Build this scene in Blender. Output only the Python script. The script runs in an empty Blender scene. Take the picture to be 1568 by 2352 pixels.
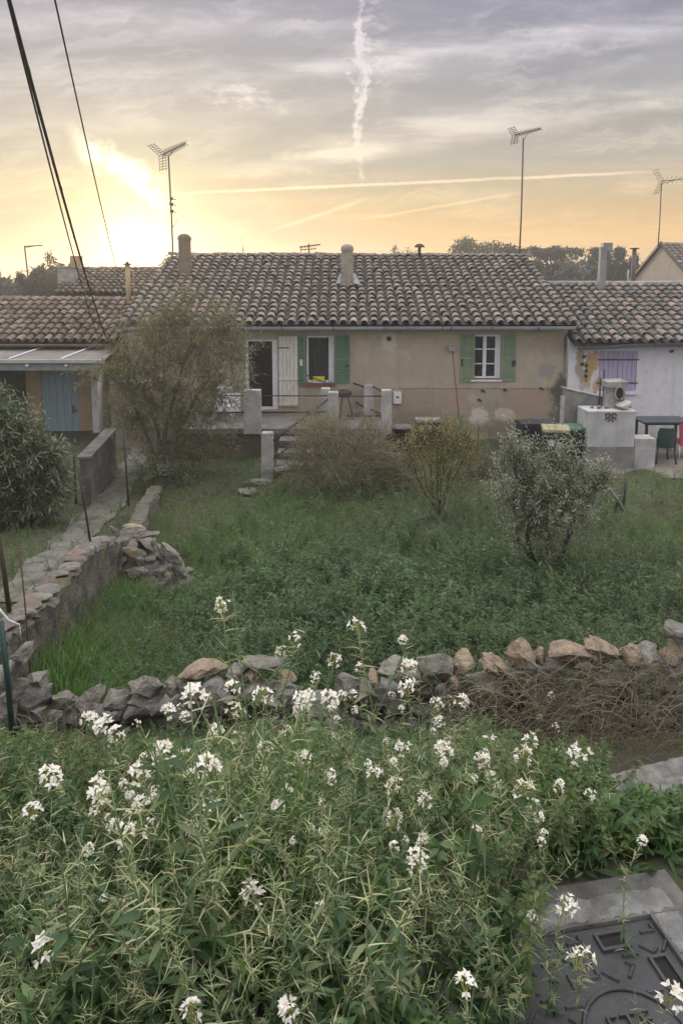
import bpy, math, numpy as np
from mathutils import Vector, Matrix
S = bpy.context.scene
COL = S.collection
# ------------------------------------------------------------------ camera
EYE = 1.65; TILT = math.radians(7.2); F = 1700.0; PW, PH = 1568.0, 2352.0; PCX, PCY = 784.0, 854.8
cam = bpy.data.cameras.new("Camera"); co = bpy.data.objects.new("Camera", cam); COL.objects.link(co)
co.location = (0, 0, EYE); co.rotation_euler = (math.pi/2 - TILT, 0, 0)
cam.sensor_width = 36; cam.sensor_fit = 'AUTO'; cam.lens = 36*F/PH
cam.shift_y = -(PH/2 - PCY)/PH; cam.clip_start = .05; cam.clip_end = 5000
S.camera = co
S.view_settings.view_transform = 'Standard'; S.view_settings.look = 'None'
S.view_settings.exposure = 0.1; S.view_settings.gamma = 1.0
S.cycles.max_bounces = 6; S.cycles.transparent_max_bounces = 16; S.cycles.volume_bounces = 0
S.cycles.volume_step_rate = 4
def at(px, py, Y):
    """point of the place at depth Y seen along a given ray"""
    v = (PCY-py)/F; dx = (px-PCX)/F; dy = math.cos(TILT)+v*math.sin(TILT); dz = -math.sin(TILT)+v*math.cos(TILT)
    return np.array([dx/dy*Y, Y, EYE+dz/dy*Y])
def mpp(py, Y):
    v = (PCY-py)/F; return Y/(math.cos(TILT)+v*math.sin(TILT))/F
# ------------------------------------------------------------------ world
SUN_AZ = math.radians(-15.0); SUN_EL = math.radians(1.9)
sund = np.array([math.sin(SUN_AZ)*math.cos(SUN_EL), math.cos(SUN_AZ)*math.cos(SUN_EL), math.sin(SUN_EL)])
W = bpy.data.worlds.new("World"); S.world = W; W.use_nodes = True
class NT:
    def __init__(s, t): s.t = t
    def n(s, typ, **k):
        o = s.t.nodes.new(typ)
        for a, b in k.items(): setattr(o, a, b)
        return o
    def put(s, sock, v):
        if isinstance(v, Ex): s.t.links.new(v.s, sock)
        elif isinstance(v, bpy.types.NodeSocket): s.t.links.new(v, sock)
        else:
            try: sock.default_value = v
            except Exception: sock.default_value = tuple(v)+(1,) if len(v) == 3 else v
    def m(s, op, *a, clamp=False):
        o = s.n('ShaderNodeMath', operation=op, use_clamp=clamp)
        for i, x in enumerate(a): s.put(o.inputs[i], x)
        return Ex(s, o.outputs[0])
    def mix(s, f, a, b, mode='MIX'):
        o = s.n('ShaderNodeMix', data_type='RGBA', blend_type=mode)
        s.put(o.inputs[0], f); s.put(o.inputs[6], a); s.put(o.inputs[7], b)
        return o.outputs[2]
    def ramp(s, f, stops, interp='LINEAR'):
        o = s.n('ShaderNodeValToRGB'); r = o.color_ramp; r.interpolation = interp
        while len(r.elements) < len(stops): r.elements.new(.5)
        for e, (p, c) in zip(r.elements, stops):
            e.position = p; e.color = tuple(c)+(1,) if len(c) == 3 else c
        s.put(o.inputs[0], f); return o.outputs[0]
    def noise(s, vec, scale, detail=4, rough=.55, dist=0.0):
        o = s.n('ShaderNodeTexNoise'); s.put(o.inputs['Vector'], vec)
        o.inputs['Scale'].default_value = scale; o.inputs['Detail'].default_value = detail
        o.inputs['Roughness'].default_value = rough; o.inputs['Distortion'].default_value = dist
        return Ex(s, o.outputs[0])
    def mapr(s, f, a, b, c=0.0, d=1.0, smooth=True):
        o = s.n('ShaderNodeMapRange', interpolation_type='SMOOTHSTEP' if smooth else 'LINEAR')
        for i, x in enumerate((f, a, b, c, d)): s.put(o.inputs[i], x)
        return Ex(s, o.outputs[0])
    def vec(s, x, y, z):
        o = s.n('ShaderNodeCombineXYZ')
        for i, q in enumerate((x, y, z)): s.put(o.inputs[i], q)
        return o.outputs[0]
    def sep(s, v):
        o = s.n('ShaderNodeSeparateXYZ'); s.put(o.inputs[0], v); return [Ex(s, q) for q in o.outputs]
class Ex:
    def __init__(s, N, sock): s.N = N; s.s = sock
    def __add__(a, b): return a.N.m('ADD', a, b)
    __radd__ = __add__
    def __sub__(a, b): return a.N.m('SUBTRACT', a, b)
    def __rsub__(a, b): return a.N.m('SUBTRACT', b, a)
    def __mul__(a, b): return a.N.m('MULTIPLY', a, b)
    __rmul__ = __mul__
    def __truediv__(a, b): return a.N.m('DIVIDE', a, b)
    def abs(a): return a.N.m('ABSOLUTE', a)
    def max(a, b): return a.N.m('MAXIMUM', a, b)
    def min(a, b): return a.N.m('MINIMUM', a, b)
def sky():
    t = W.node_tree; t.nodes.clear(); N = NT(t)
    out = N.n('ShaderNodeOutputWorld')
    tc = N.n('ShaderNodeTexCoord'); d = tc.outputs['Generated']
    x, y, z = N.sep(d)
    nis = N.n('ShaderNodeTexSky', sky_type='NISHITA', sun_disc=False)
    nis.sun_elevation = SUN_EL; nis.sun_rotation = SUN_AZ; nis.dust_density = .4; nis.air_density = .6; nis.ozone_density = 2.0
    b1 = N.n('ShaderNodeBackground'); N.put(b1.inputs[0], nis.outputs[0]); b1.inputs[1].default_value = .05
    # thin evening veil of high cloud in view: colour by height, warmer towards the sun
    warm = N.ramp(z, [(0, (.84,.43,.12)), (.05, (.80,.48,.165)), (.10, (.58,.43,.245)), (.15, (.41,.38,.325)), (.25, (.278,.288,.335)), (.36, (.198,.213,.318)), (.50, (.85,.87,.98)), (.75, (2.75,2.7,2.7))])  # stops above the frame raised as added fill light for the foreground
    dot = N.n('ShaderNodeVectorMath', operation='DOT_PRODUCT'); N.put(dot.inputs[0], d); dot.inputs[1].default_value = tuple(sund)
    ang = N.m('ARCCOSINE', Ex(N, dot.outputs['Value']))
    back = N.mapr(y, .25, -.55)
    base = N.mix(back, warm, (1.05,1.02,1.06))  # unseen sky behind the camera brightened to light surfaces facing it
    front = N.mapr(y, .2, .5)
    yy = y.max(.05); u = x/yy; w = z/yy
    # cirrus in the plane of the cloud layer
    zz = z.max(.02)+.10
    pv = N.vec(x/zz, y/zz, 0.0)
    rot = N.n('ShaderNodeMapping'); N.put(rot.inputs['Vector'], pv); rot.inputs['Rotation'].default_value = (0, 0, math.radians(18)); rot.inputs['Scale'].default_value = (.28, 1.0, 1)
    wrp = N.noise(pv, 1.1, 3); 
    va = N.n('ShaderNodeVectorMath', operation='ADD'); N.put(va.inputs[0], rot.outputs[0]); N.put(va.inputs[1], N.vec(wrp*.9, wrp*1.1, 0.0))
    c1 = N.noise(va.outputs[0], 1.5, 8, .62, .25)
    c2 = N.noise(va.outputs[0], .55, 3, .5)
    cir = N.mapr(c1, .40, .66)*N.mapr(c2, .30, .58)
    # fine combed fibres
    fib = N.n('ShaderNodeMapping'); N.put(fib.inputs['Vector'], pv); fib.inputs['Rotation'].default_value = (0, 0, math.radians(-28)); fib.inputs['Scale'].default_value = (.5, 5.0, 1)
    f1 = N.mapr(N.noise(fib.outputs[0], 1.6, 7, .65, .4), .46, .78)*N.mapr(N.noise(pv, .9, 2), .45, .65)
    uv = N.vec(u, w, 0.0)
    n1 = N.noise(uv, 11, 5, .62)-.5; n2 = N.noise(uv, 38, 4, .65)-.5; n3 = N.noise(uv, 90, 3)-.5
    nb = N.noise(N.vec(u*.45, w*3.2, 0.0), 9, 7, .62)
    # tall ragged trail rising above the ridge
    u0 = .024+n1*.085+n2*.03
    wid = .0065+N.mapr(w, .23, .27)*N.mapr(w, .33, .29)*.016*N.mapr(n2, -.06, .10)+n2.abs()*.02
    t1 = N.mapr((u-u0).abs()/wid, 1.15, .15)*N.mapr(w, .115, .135)*N.mapr(N.noise(uv, 26, 4, .7), .34, .60)
    t1b = N.mapr((u-(.042+n1*.08)).abs(), .034, .0)*N.mapr(w, .17, .25)*N.mapr(N.noise(N.vec(u, w*1.8, 0.0), 36, 6, .75), .46, .66)*.75
    # thin straight trail
    w2 = .1113+(u+.227)*.0445+n3*.0022+n1*.003
    t2 = N.mapr((w-w2).abs(), .0030, .0006)*N.mapr(u, -.30, -.10)*N.mapr(u, .46, .30)*N.mapr(nb, .25, .5, .55, 1)
    w3 = .060+(u+.10)*.34+n2*.005+n1*.012; t3 = N.mapr((w-w3).abs(), .0045, .0006)*N.mapr(u, -.12, -.06)*N.mapr(u, .04, .01)*.6
    w3b = .073+(u-.0)*.17+n2*.004; t3b = N.mapr((w-w3b).abs(), .0032, .0004)*N.mapr(u, .02, .06)*N.mapr(u, .25, .18)*.42
    # broad feathered bands
    def band(wc, slope, uc, hw, ua, ub, amt):
        wb = wc+(u-uc)*slope+n1*.03+n2*.012
        q = (w-wb)/hw
        return N.mapr(q.abs(), 1.15, .1)*N.mapr(u, ua, ua+.12)*N.mapr(u, ub, ub-.15)*N.mapr(nb, .32, .68, .15, 1)*amt
    bands = band(.180,.165,.05,.030,-.10,.62,1.5)+band(.292,.10,.10,.024,-.12,.7,1.3)+band(.150,.13,-.07,.016,-.20,.10,1.5)+band(.262,.06,-.2,.02,-.6,.0,.7)+band(.325,-.02,-.35,.030,-.7,.06,.45)+band(.265,.02,-.30,.026,-.6,.2,.45)+band(.205,.0,-.35,.03,-.65,.0,.5)
    # bright cloud just above the sun and the swirl higher up
    q = (w-(.150-(u+.30)*.62+n2*.05+n1*.06)).abs()
    bright = N.mapr(q, .030, .004)*N.mapr(u, -.365, -.32)*N.mapr(u, -.215, -.27)*N.mapr(N.noise(uv, 30, 4), .25, .5)
    us = (u+.135)/.062; ws = (w-(.232+n1*.05-(u+.135)*.18))/.017
    swirl = N.mapr(us*us+ws*ws+n2*1.8, 1.3, .1)*N.mapr(N.noise(N.vec(u+w*.8, w*2.2, 0.0), 36, 6, .65), .38, .68)*.8
    st = N.noise(N.vec(u*1.1+w*.6, (w-u*.13+n1*.05)*6.5, 0.0), 5.5, 9, .66, .5); st2 = N.noise(N.vec(u*1.3, (w-u*.10)*2.6, 0.0), 4.2, 4, .55)
    streak = N.mapr(st, .42, .68)*N.mapr(st2, .38, .60)
    cloud = (streak*.50+cir*.22+f1*.30+(t1*1.35).max(t1b)+t2+t3+t3b+bands*.72+swirl).min(1.25)*front+cir*(1-front)*.3
    glow = N.m('EXPONENT', (ang/.26)*-1)*.27+N.m('EXPONENT', (ang/.085)*-1)*.50+N.m('EXPONENT', (ang/.027)*-1)*5.0
    ccol = N.mix(N.mapr(z, .05, .30), (.36,.28,.17), (.33,.29,.275))
    s1 = N.n('ShaderNodeVectorMath', operation='SCALE'); N.put(s1.inputs[0], ccol); N.put(s1.inputs['Scale'], cloud)
    s2 = N.n('ShaderNodeVectorMath', operation='SCALE'); s2.inputs[0].default_value = (1.0,.76,.32); N.put(s2.inputs['Scale'], glow*(1+bright*.9))
    s2b = N.n('ShaderNodeVectorMath', operation='SCALE'); s2b.inputs[0].default_value = (.62,.54,.40); N.put(s2b.inputs['Scale'], bright*front)
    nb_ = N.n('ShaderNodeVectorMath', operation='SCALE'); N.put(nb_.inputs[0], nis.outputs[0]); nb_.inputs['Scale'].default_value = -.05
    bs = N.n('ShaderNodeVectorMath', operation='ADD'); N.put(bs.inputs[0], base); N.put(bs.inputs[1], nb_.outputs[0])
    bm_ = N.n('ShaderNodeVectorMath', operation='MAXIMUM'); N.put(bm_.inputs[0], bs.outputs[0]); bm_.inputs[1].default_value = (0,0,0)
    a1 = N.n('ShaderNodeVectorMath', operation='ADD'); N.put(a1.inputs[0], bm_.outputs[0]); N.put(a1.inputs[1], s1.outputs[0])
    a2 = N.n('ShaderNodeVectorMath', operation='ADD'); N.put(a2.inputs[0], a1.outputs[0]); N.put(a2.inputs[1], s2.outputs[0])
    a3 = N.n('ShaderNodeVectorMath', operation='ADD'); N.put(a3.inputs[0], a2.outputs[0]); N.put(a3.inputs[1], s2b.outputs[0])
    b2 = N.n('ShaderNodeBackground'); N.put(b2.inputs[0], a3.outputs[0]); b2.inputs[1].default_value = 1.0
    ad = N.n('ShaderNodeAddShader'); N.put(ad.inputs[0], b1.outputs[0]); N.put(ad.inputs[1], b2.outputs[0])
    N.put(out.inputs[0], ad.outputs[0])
sky()
L = bpy.data.lights.new("Sun", 'SUN'); L.energy = 2.5; L.angle = math.radians(.5); L.color = (1, .78, .5)
lo = bpy.data.objects.new("Sun", L); COL.objects.link(lo)
lo.rotation_euler = Vector(sund).to_track_quat('Z', 'Y').to_euler(); lo.location = (-6, 20, 12)
# ------------------------------------------------------------------ object helpers
WOFF = {}
def tag(o, label=None, cat=None, group=None, kind=None):
    for k, v in (('label', label), ('category', cat), ('group', group), ('kind', kind)):
        if v: o[k] = v
    return o
def empty(name, loc, label, cat, group=None):
    o = bpy.data.objects.new(name, None); COL.objects.link(o); o.location = tuple(loc); o.empty_display_size = .1
    WOFF[o] = np.array(loc, float); return tag(o, label, cat, group)
def cross(a, b): return np.cross(a, b)
def unit(v):
    v = np.asarray(v, float); return v/np.maximum(np.linalg.norm(v, axis=-1, keepdims=True), 1e-9)
def rotz(a): c, s = math.cos(a), math.sin(a); return np.array([[c,-s,0],[s,c,0],[0,0,1.]])
def rotx(a): c, s = math.cos(a), math.sin(a); return np.array([[1,0,0],[0,c,-s],[0,s,c]])
def roty(a): c, s = math.cos(a), math.sin(a); return np.array([[c,0,s],[0,1,0],[-s,0,c]])
class MB:
    def __init__(s): s.V = []; s.Fs = []; s.nv = 0
    def add(s, V, Fc, mi=0, smooth=False):
        V = np.asarray(V, float).reshape(-1, 3); Fc = np.asarray(Fc, int)
        s.V.append(V); s.Fs.append((Fc+s.nv, mi, smooth)); s.nv += len(V); return s
    def box(s, c, size, R=None, mi=0, taper=(1, 1)):
        h = np.array(size, float)/2
        P = np.array([[x*(taper[0] if z > 0 else 1), y*(taper[1] if z > 0 else 1), z] for z in (-1, 1) for x, y in ((-1,-1),(1,-1),(1,1),(-1,1))])*h
        if R is not None: P = P @ np.asarray(R).T
        return s.add(P+np.array(c, float), [[3,2,1,0],[4,5,6,7],[0,1,5,4],[1,2,6,5],[2,3,7,6],[3,0,4,7]], mi)
    def bb(s, x0, x1, y0, y1, z0, z1, mi=0): return s.box(((x0+x1)/2,(y0+y1)/2,(z0+z1)/2), (x1-x0,y1-y0,z1-z0), mi=mi)
    def tube(s, pts, r, n=6, mi=0, caps=True, smooth=True):
        P = np.asarray(pts, float); m = len(P); r = np.broadcast_to(np.asarray(r, float), (m,))
        T = unit(np.gradient(P, axis=0)); ref = np.array([0,0,1.]) if abs(T[0][2]) < .9 else np.array([1.,0,0])
        A = unit(np.cross(T, ref)); B = np.cross(T, A)
        a = np.linspace(0, 2*math.pi, n, endpoint=False)
        V = P[:,None]+r[:,None,None]*(A[:,None]*np.cos(a)[None,:,None]+B[:,None]*np.sin(a)[None,:,None])
        i = np.arange(m-1)[:,None]*n; j = np.arange(n)[None]; k = (np.arange(n)+1)[None] % n
        Q = np.stack([i+j, i+k, i+n+k, i+n+j], -1).reshape(-1, 4)
        s.add(V, Q, mi, smooth)
        if caps and n > 2:
            b = s.nv-m*n
            s.Fs.append((np.arange(n)[None,::-1]+b, mi, False)); s.Fs.append((np.arange(n)[None]+b+(m-1)*n, mi, False))
        return s
    def prism(s, poly, d, mi=0):
        """extrude planar polygon (k,3) along vector d"""
        P = np.asarray(poly, float); k = len(P); V = np.vstack([P, P+np.asarray(d, float)])
        s.add(V, np.arange(k)[None,::-1], mi); b = s.nv-2*k
        s.Fs.append((np.arange(k)[None]+k+b, mi, False))
        j = np.arange(k); q = (j+1) % k
        s.Fs.append((np.stack([j, q, q+k, j+k], 1)+b, mi, False)); return s
    def lathe(s, c, prof, n=12, mi=0, smooth=True):
        """profile [(r,z)] about vertical axis at c"""
        prof = np.array(prof, float); a = np.linspace(0, 2*math.pi, n, endpoint=False)
        V = np.stack([prof[:,None,0]*np.cos(a), prof[:,None,0]*np.sin(a), np.repeat(prof[:,1:2], n, 1)], -1)+np.array(c, float)
        m = len(prof); i = np.arange(m-1)[:,None]*n; j = np.arange(n)[None]; k = (j+1) % n
        return s.add(V, np.stack([i+j, i+k, i+n+k, i+n+j], -1).reshape(-1, 4), mi, smooth)
    def xform(s, R=None, t=None, sc=1.0):
        for i in range(len(s.V)):
            v = s.V[i]*sc
            if R is not None: v = v @ np.asarray(R).T
            if t is not None: v = v+np.asarray(t)
            s.V[i] = v
        return s
    def merge(s, o, R=None, t=(0,0,0), sc=1.0):
        V = np.concatenate(o.V)*sc
        if R is not None: V = V @ np.asarray(R).T
        s.V.append(V+np.asarray(t, float)); s.Fs += [(f+s.nv, mi, sm) for f, mi, sm in o.Fs]; s.nv += len(V); return s
    def mesh(s, name, mats):
        me = bpy.data.meshes.new(name)
        V = np.concatenate(s.V) if s.V else np.zeros((0,3))
        tot = np.concatenate([np.full(len(f), f.shape[1]) for f, _, _ in s.Fs]); idx = np.concatenate([f.ravel() for f, _, _ in s.Fs])
        mi = np.concatenate([np.full(len(f), m) for f, m, _ in s.Fs]); sm = np.concatenate([np.full(len(f), q) for f, _, q in s.Fs])
        me.vertices.add(len(V)); me.vertices.foreach_set('co', V.astype(np.float32).ravel())
        me.loops.add(len(idx)); me.loops.foreach_set('vertex_index', idx.astype(np.int32))
        me.polygons.add(len(tot)); me.polygons.foreach_set('loop_start', np.concatenate([[0], np.cumsum(tot)[:-1]]).astype(np.int32))
        me.polygons.foreach_set('material_index', mi.astype(np.int32)); me.polygons.foreach_set('use_smooth', sm.astype(bool))
        for m in (mats if isinstance(mats, (list, tuple)) else [mats]): me.materials.append(m)
        me.update(calc_edges=True); return me
    def build(s, name, mats, parent=None, loc=None):
        """link as one mesh object; vertices are given in world space"""
        off = WOFF[parent] if parent is not None else np.array(loc if loc is not None else (0,0,0), float)
        for i in range(len(s.V)): s.V[i] = s.V[i]-off
        o = bpy.data.objects.new(name, s.mesh(name, mats)); COL.objects.link(o)
        if parent is not None: o.parent = parent
        else: o.location = tuple(off)
        WOFF[o] = off; return o
def copy_tree(o, parent=None):
    c = o.copy(); COL.objects.link(c)
    if parent is not None: c.parent = parent
    for ch in list(o.children): copy_tree(ch, c)
    return c
def ico(sub):
    import bmesh
    bm = bmesh.new(); bmesh.ops.create_icosphere(bm, subdivisions=sub, radius=1)
    V = np.array([v.co[:] for v in bm.verts]); Fc = np.array([[v.index for v in f.verts] for f in bm.faces]); bm.free(); return V, Fc
ICO = {k: ico(k) for k in (1, 2, 3)}
def rock(rng, size, R=None, c=(0,0,0), sub=3, cuts=14, rough=.03):
    """a split stone: sphere cut by random planes"""
    V, Fc = ICO[sub]; V = V.copy()
    for _ in range(cuts):
        n = unit(rng.normal(size=3)*np.array([1,1,1.3])); dd = rng.uniform(.40, .80)
        h = V @ n; V = V-np.outer(np.maximum(h-dd, 0), n)
    V += rng.normal(size=V.shape)*rough*.35; ph = rng.uniform(0,6.28,6); V += .05*np.stack([np.sin(V[:,1]*7+ph[0])*np.sin(V[:,2]*9+ph[1]), np.sin(V[:,0]*8+ph[2])*np.sin(V[:,2]*7+ph[3]), np.sin(V[:,0]*7+ph[4])*np.sin(V[:,1]*8+ph[5])], 1)
    V /= np.abs(V).max(0)
    V = V*np.array(size)/2
    if R is not None: V = V @ np.asarray(R).T
    return V+np.array(c), Fc
def fr(D, U):
    """frames from direction and up"""
    D = unit(D); Sd = np.cross(D, U); bad = np.linalg.norm(Sd, axis=1) < 1e-3; Sd[bad] = [1,0,0]; Sd = unit(Sd); return D, Sd, np.cross(Sd, D)
def blades(mb, P, D, ln, wd, bend, rng, mi=0, seg=3, sag=None):
    """bent ribbons: P base (n,3), D direction, ln length, wd width, bend = droop"""
    n = len(P); D, Sd, U = fr(D, np.tile([0,0,1.], (n,1)) + rng.normal(size=(n,3))*.25)
    a = rng.uniform(0, 2*math.pi, n)[:,None]; W_ = Sd*np.cos(a)+U*np.sin(a)
    ts = np.linspace(0, 1, seg+1); V = []
    for t in ts:
        c = P+D*(ln*t)[:,None]+np.array([0,0,-1.])*(bend*ln*t*t)[:,None]
        if sag is not None: c = c+sag*(ln*t*t)[:,None]
        w = wd*(1-t**1.6*.93)*.5
        V += [c-W_*w[:,None], c+W_*w[:,None]]
    V = np.stack(V, 1); k = 2*(seg+1)
    q = np.array([[2*i, 2*i+1, 2*i+3, 2*i+2] for i in range(seg)])
    return mb.add(V, (np.arange(n)[:,None,None]*k+q[None]).reshape(-1,4), mi, True)
def leaves(mb, P, D, ln, wd, rng, mi=0, bend=.25, fold=.25, detail=2, roll=.5):
    """leaf blades: midrib fold and droop. detail 1 = one folded pair of quads, 2 = six quads"""
    n = len(P); D, Sd, U = fr(D, np.tile([0,0,1.], (n,1)))
    a = rng.normal(size=n)[:,None]*roll; Sd, U = Sd*np.cos(a)+U*np.sin(a), U*np.cos(a)-Sd*np.sin(a)
    ln = np.broadcast_to(ln, (n,))[:,None]; wd = np.broadcast_to(wd, (n,))[:,None]; b = np.broadcast_to(bend, (n,))[:,None]*rng.uniform(.3,1.5,(n,1))
    rows = [(0,.10),(.32,.95),(.66,.82),(1,.04)] if detail == 2 else [(0,.15),(.45,1.0),(1,.05)]
    V = []
    for t, w in rows:
        c = P+D*ln*t-U*(b*ln*t*t)
        V += [c-Sd*wd*w*.5+U*wd*w*fold*.5, c, c+Sd*wd*w*.5+U*wd*w*fold*.5]
    V = np.stack(V, 1); k = 3*len(rows)
    q = np.array([[3*i+j, 3*i+j+1, 3*i+j+4, 3*i+j+3] for i in range(len(rows)-1) for j in range(2)])
    return mb.add(V, (np.arange(n)[:,None,None]*k+q[None]).reshape(-1,4), mi, True)
# ------------------------------------------------------------------ materials
MATS = {}
def newmat(name):
    m = bpy.data.materials.new(name); m.use_nodes = True; t = m.node_tree; t.nodes.clear(); N = NT(t)
    o = N.n('ShaderNodeOutputMaterial'); b = N.n('ShaderNodeBsdfPrincipled'); t.links.new(b.outputs[0], o.inputs[0])
    MATS[name] = m; return m, N, b, o
def bump(N, b, h, strength=.4, dist=.02):
    o = N.n('ShaderNodeBump'); o.inputs['Strength'].default_value = strength; o.inputs['Distance'].default_value = dist
    N.put(o.inputs['Height'], h); N.put(b.inputs['Normal'], o.outputs[0])
def objco(N): return N.n('ShaderNodeTexCoord').outputs['Object']
def geo(N): return N.n('ShaderNodeNewGeometry')
def surf(name, c1, c2=None, scale=4, rough=.8, bmp=.3, c3=None, metal=0.0, isl=0.0, stretch=(1,1,1), dist=.02, spec=.3):
    """mottled surface: noise between c1 and c2, optional second stain c3"""
    m, N, b, o = newmat(name)
    mp = N.n('ShaderNodeMapping'); N.put(mp.inputs[0], objco(N)); mp.inputs['Scale'].default_value = stretch; v = mp.outputs[0]
    c2 = c2 or tuple(x*.72 for x in c1)
    n = N.noise(v, scale, 7, .62); col = N.mix(N.mapr(n, .33, .67), c1, c2)
    if c3: col = N.mix(N.mapr(N.noise(v, scale*.37+.13, 6, .68, .6), .52, .68)*.85, col, c3)
    if isl > .2:
        col = N.mix(N.mapr(N.noise(v, scale*3.2, 5, .75), .56, .66)*.7, col, tuple(x*.38 for x in c1)); col = N.mix(N.mapr(N.noise(v, scale*2.1+3, 4, .7, .5), .60, .68)*.7, col, tuple(min(x*1.55,.5) for x in c1))
    if isl: 
        r = Ex(N, geo(N).outputs['Random Per Island']); k = N.mapr(r, 0, 1, 1-isl, 1+isl, False)
        s = N.n('ShaderNodeVectorMath', operation='SCALE'); N.put(s.inputs[0], col); N.put(s.inputs['Scale'], k); col = s.outputs[0]
    N.put(b.inputs['Base Color'], col); b.inputs['Roughness'].default_value = rough; b.inputs['Metallic'].default_value = metal
    b.inputs['Specular IOR Level'].default_value = spec
    if bmp: bump(N, b, N.noise(v, scale*5, 6, .65)+n*.6, bmp, dist)
    return m
def leafmat(name, cols, trans=.35, rough=.5, patch=None, ps=.6, spec=.35):
    m, N, b, o = newmat(name)
    r = Ex(N, geo(N).outputs['Random Per Island'])
    k = len(cols); col = N.ramp(r, [((i+.5)/k, c) for i, c in enumerate(cols)])
    if patch:
        pn = N.noise(geo(N).outputs['Position'], ps, 3); col = N.mix(N.mapr(pn, .42, .62)*.8, col, patch, 'MIX')
    N.put(b.inputs['Base Color'], col); b.inputs['Roughness'].default_value = rough; b.inputs['Specular IOR Level'].default_value = spec
    tr = N.n('ShaderNodeBsdfTranslucent'); 
    tint = N.mix(1.0, col, (1.25,1.2,.75), 'MULTIPLY'); N.put(tr.inputs[0], tint)
    mx = N.n('ShaderNodeMixShader'); mx.inputs[0].default_value = trans; N.put(mx.inputs[1], b.outputs[0]); N.put(mx.inputs[2], tr.outputs[0])
    m.node_tree.links.new(mx.outputs[0], o.inputs[0]); return m
def tilemat(name, stops, lich=(.30,.29,.25)):
    m, N, b, o = newmat(name); v = objco(N)
    r = Ex(N, geo(N).outputs['Random Per Island']); col = N.ramp(r, stops)
    n = N.noise(v, 9, 8, .7); col = N.mix(N.mapr(n, .50, .70)*.75, col, lich)
    col = N.mix(N.mapr(N.noise(v, 3.1, 6, .7), .50, .70)*.8, col, (.055,.052,.045))
    col = N.mix(N.mapr(N.noise(v, .55, 4, .6), .48, .66)*.35, col, (.11,.10,.082))
    N.put(b.inputs['Base Color'], col); b.inputs['Roughness'].default_value = .92; b.inputs['Specular IOR Level'].default_value = .15
    bump(N, b, N.noise(v, 45, 5, .7), .5, .012); return m
M_ = dict
# ------------------------------------------------------------------ shared materials
dark = surf('dark_metal', (.035,.032,.03), (.06,.045,.035), 20, .6, .1)
rust = surf('rusty_iron', (.07,.04,.028), (.035,.028,.025), 30, .85, .3)
zinc = surf('zinc_gutter', (.42,.43,.45), (.30,.31,.33), 5, .45, .05, stretch=(.4,1,1), spec=.5)
galv = surf('mast_metal', (.10,.095,.09), (.06,.055,.05), 12, .5, .05)
concrete = surf('concrete', (.36,.35,.33), (.22,.215,.20), 5, .9, .5, c3=(.13,.13,.115))
concrete_l = surf('pale_concrete', (.46,.45,.44), (.33,.32,.31), 4, .9, .5, c3=(.20,.195,.185))
concrete_d = surf('dark_concrete', (.20,.195,.18), (.12,.118,.108), 4, .95, .6, c3=(.07,.07,.06))
white = surf('white_paint', (.74,.75,.78), (.62,.63,.66), 9, .5, .05)
cream = surf('cream_paint', (.66,.63,.57), (.54,.51,.46), 5, .6, .1, stretch=(4,4,.5))
lav = surf('lavender_paint', (.43,.40,.56), (.34,.32,.47), 4, .7, .2, stretch=(6,6,.4))
maroon = surf('maroon_iron', (.12,.05,.06), (.08,.03,.04), 9, .6, 0)
blue = surf('blue_grey_paint', (.27,.36,.40), (.22,.30,.34), 3, .6, .15, stretch=(5,5,.4), c3=(.18,.24,.27))
grn_d = surf('green_shutter_paint', (.12,.21,.15), (.095,.17,.12), 6, .6, .1, c3=(.15,.23,.17))
grn_l = surf('faded_green_paint', (.22,.29,.18), (.16,.24,.17), 2.2, .7, .15, c3=(.29,.32,.17))
tilec = tilemat('canal_tiles', [(.0,(.17,.15,.13)),(.25,(.24,.205,.175)),(.5,(.125,.115,.105)),(.72,(.28,.225,.19)),(.88,(.20,.18,.16)),(.965,(.31,.225,.19)),(1,(.35,.25,.21))])
tileg = tilemat('grey_canal_tiles', [(.0,(.15,.14,.125)),(.3,(.22,.195,.17)),(.55,(.11,.105,.10)),(.8,(.27,.225,.19)),(.96,(.33,.24,.20)),(1,(.40,.26,.22))], (.33,.32,.29))
tileb = tilemat('brown_canal_tiles', [(.0,(.13,.105,.085)),(.3,(.20,.155,.12)),(.55,(.09,.078,.065)),(.8,(.24,.17,.13)),(1,(.27,.205,.17))], (.20,.19,.15))
channel = surf('channel_tiles', (.085,.075,.062), (.05,.046,.04), 6, .95, .4)
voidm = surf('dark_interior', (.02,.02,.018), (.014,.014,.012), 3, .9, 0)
curtain = surf('grey_curtain', (.12,.125,.13), (.07,.075,.08), 3, .95, .2, stretch=(9,1,.25))
def glassm():
    m, N, b, o = newmat('window_glass'); b.inputs['Base Color'].default_value = (.02,.025,.025,1); b.inputs['Roughness'].default_value = .08
    b.inputs['Alpha'].default_value = .32; b.inputs['Specular IOR Level'].default_value = .6; return m
glass = glassm()
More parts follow.
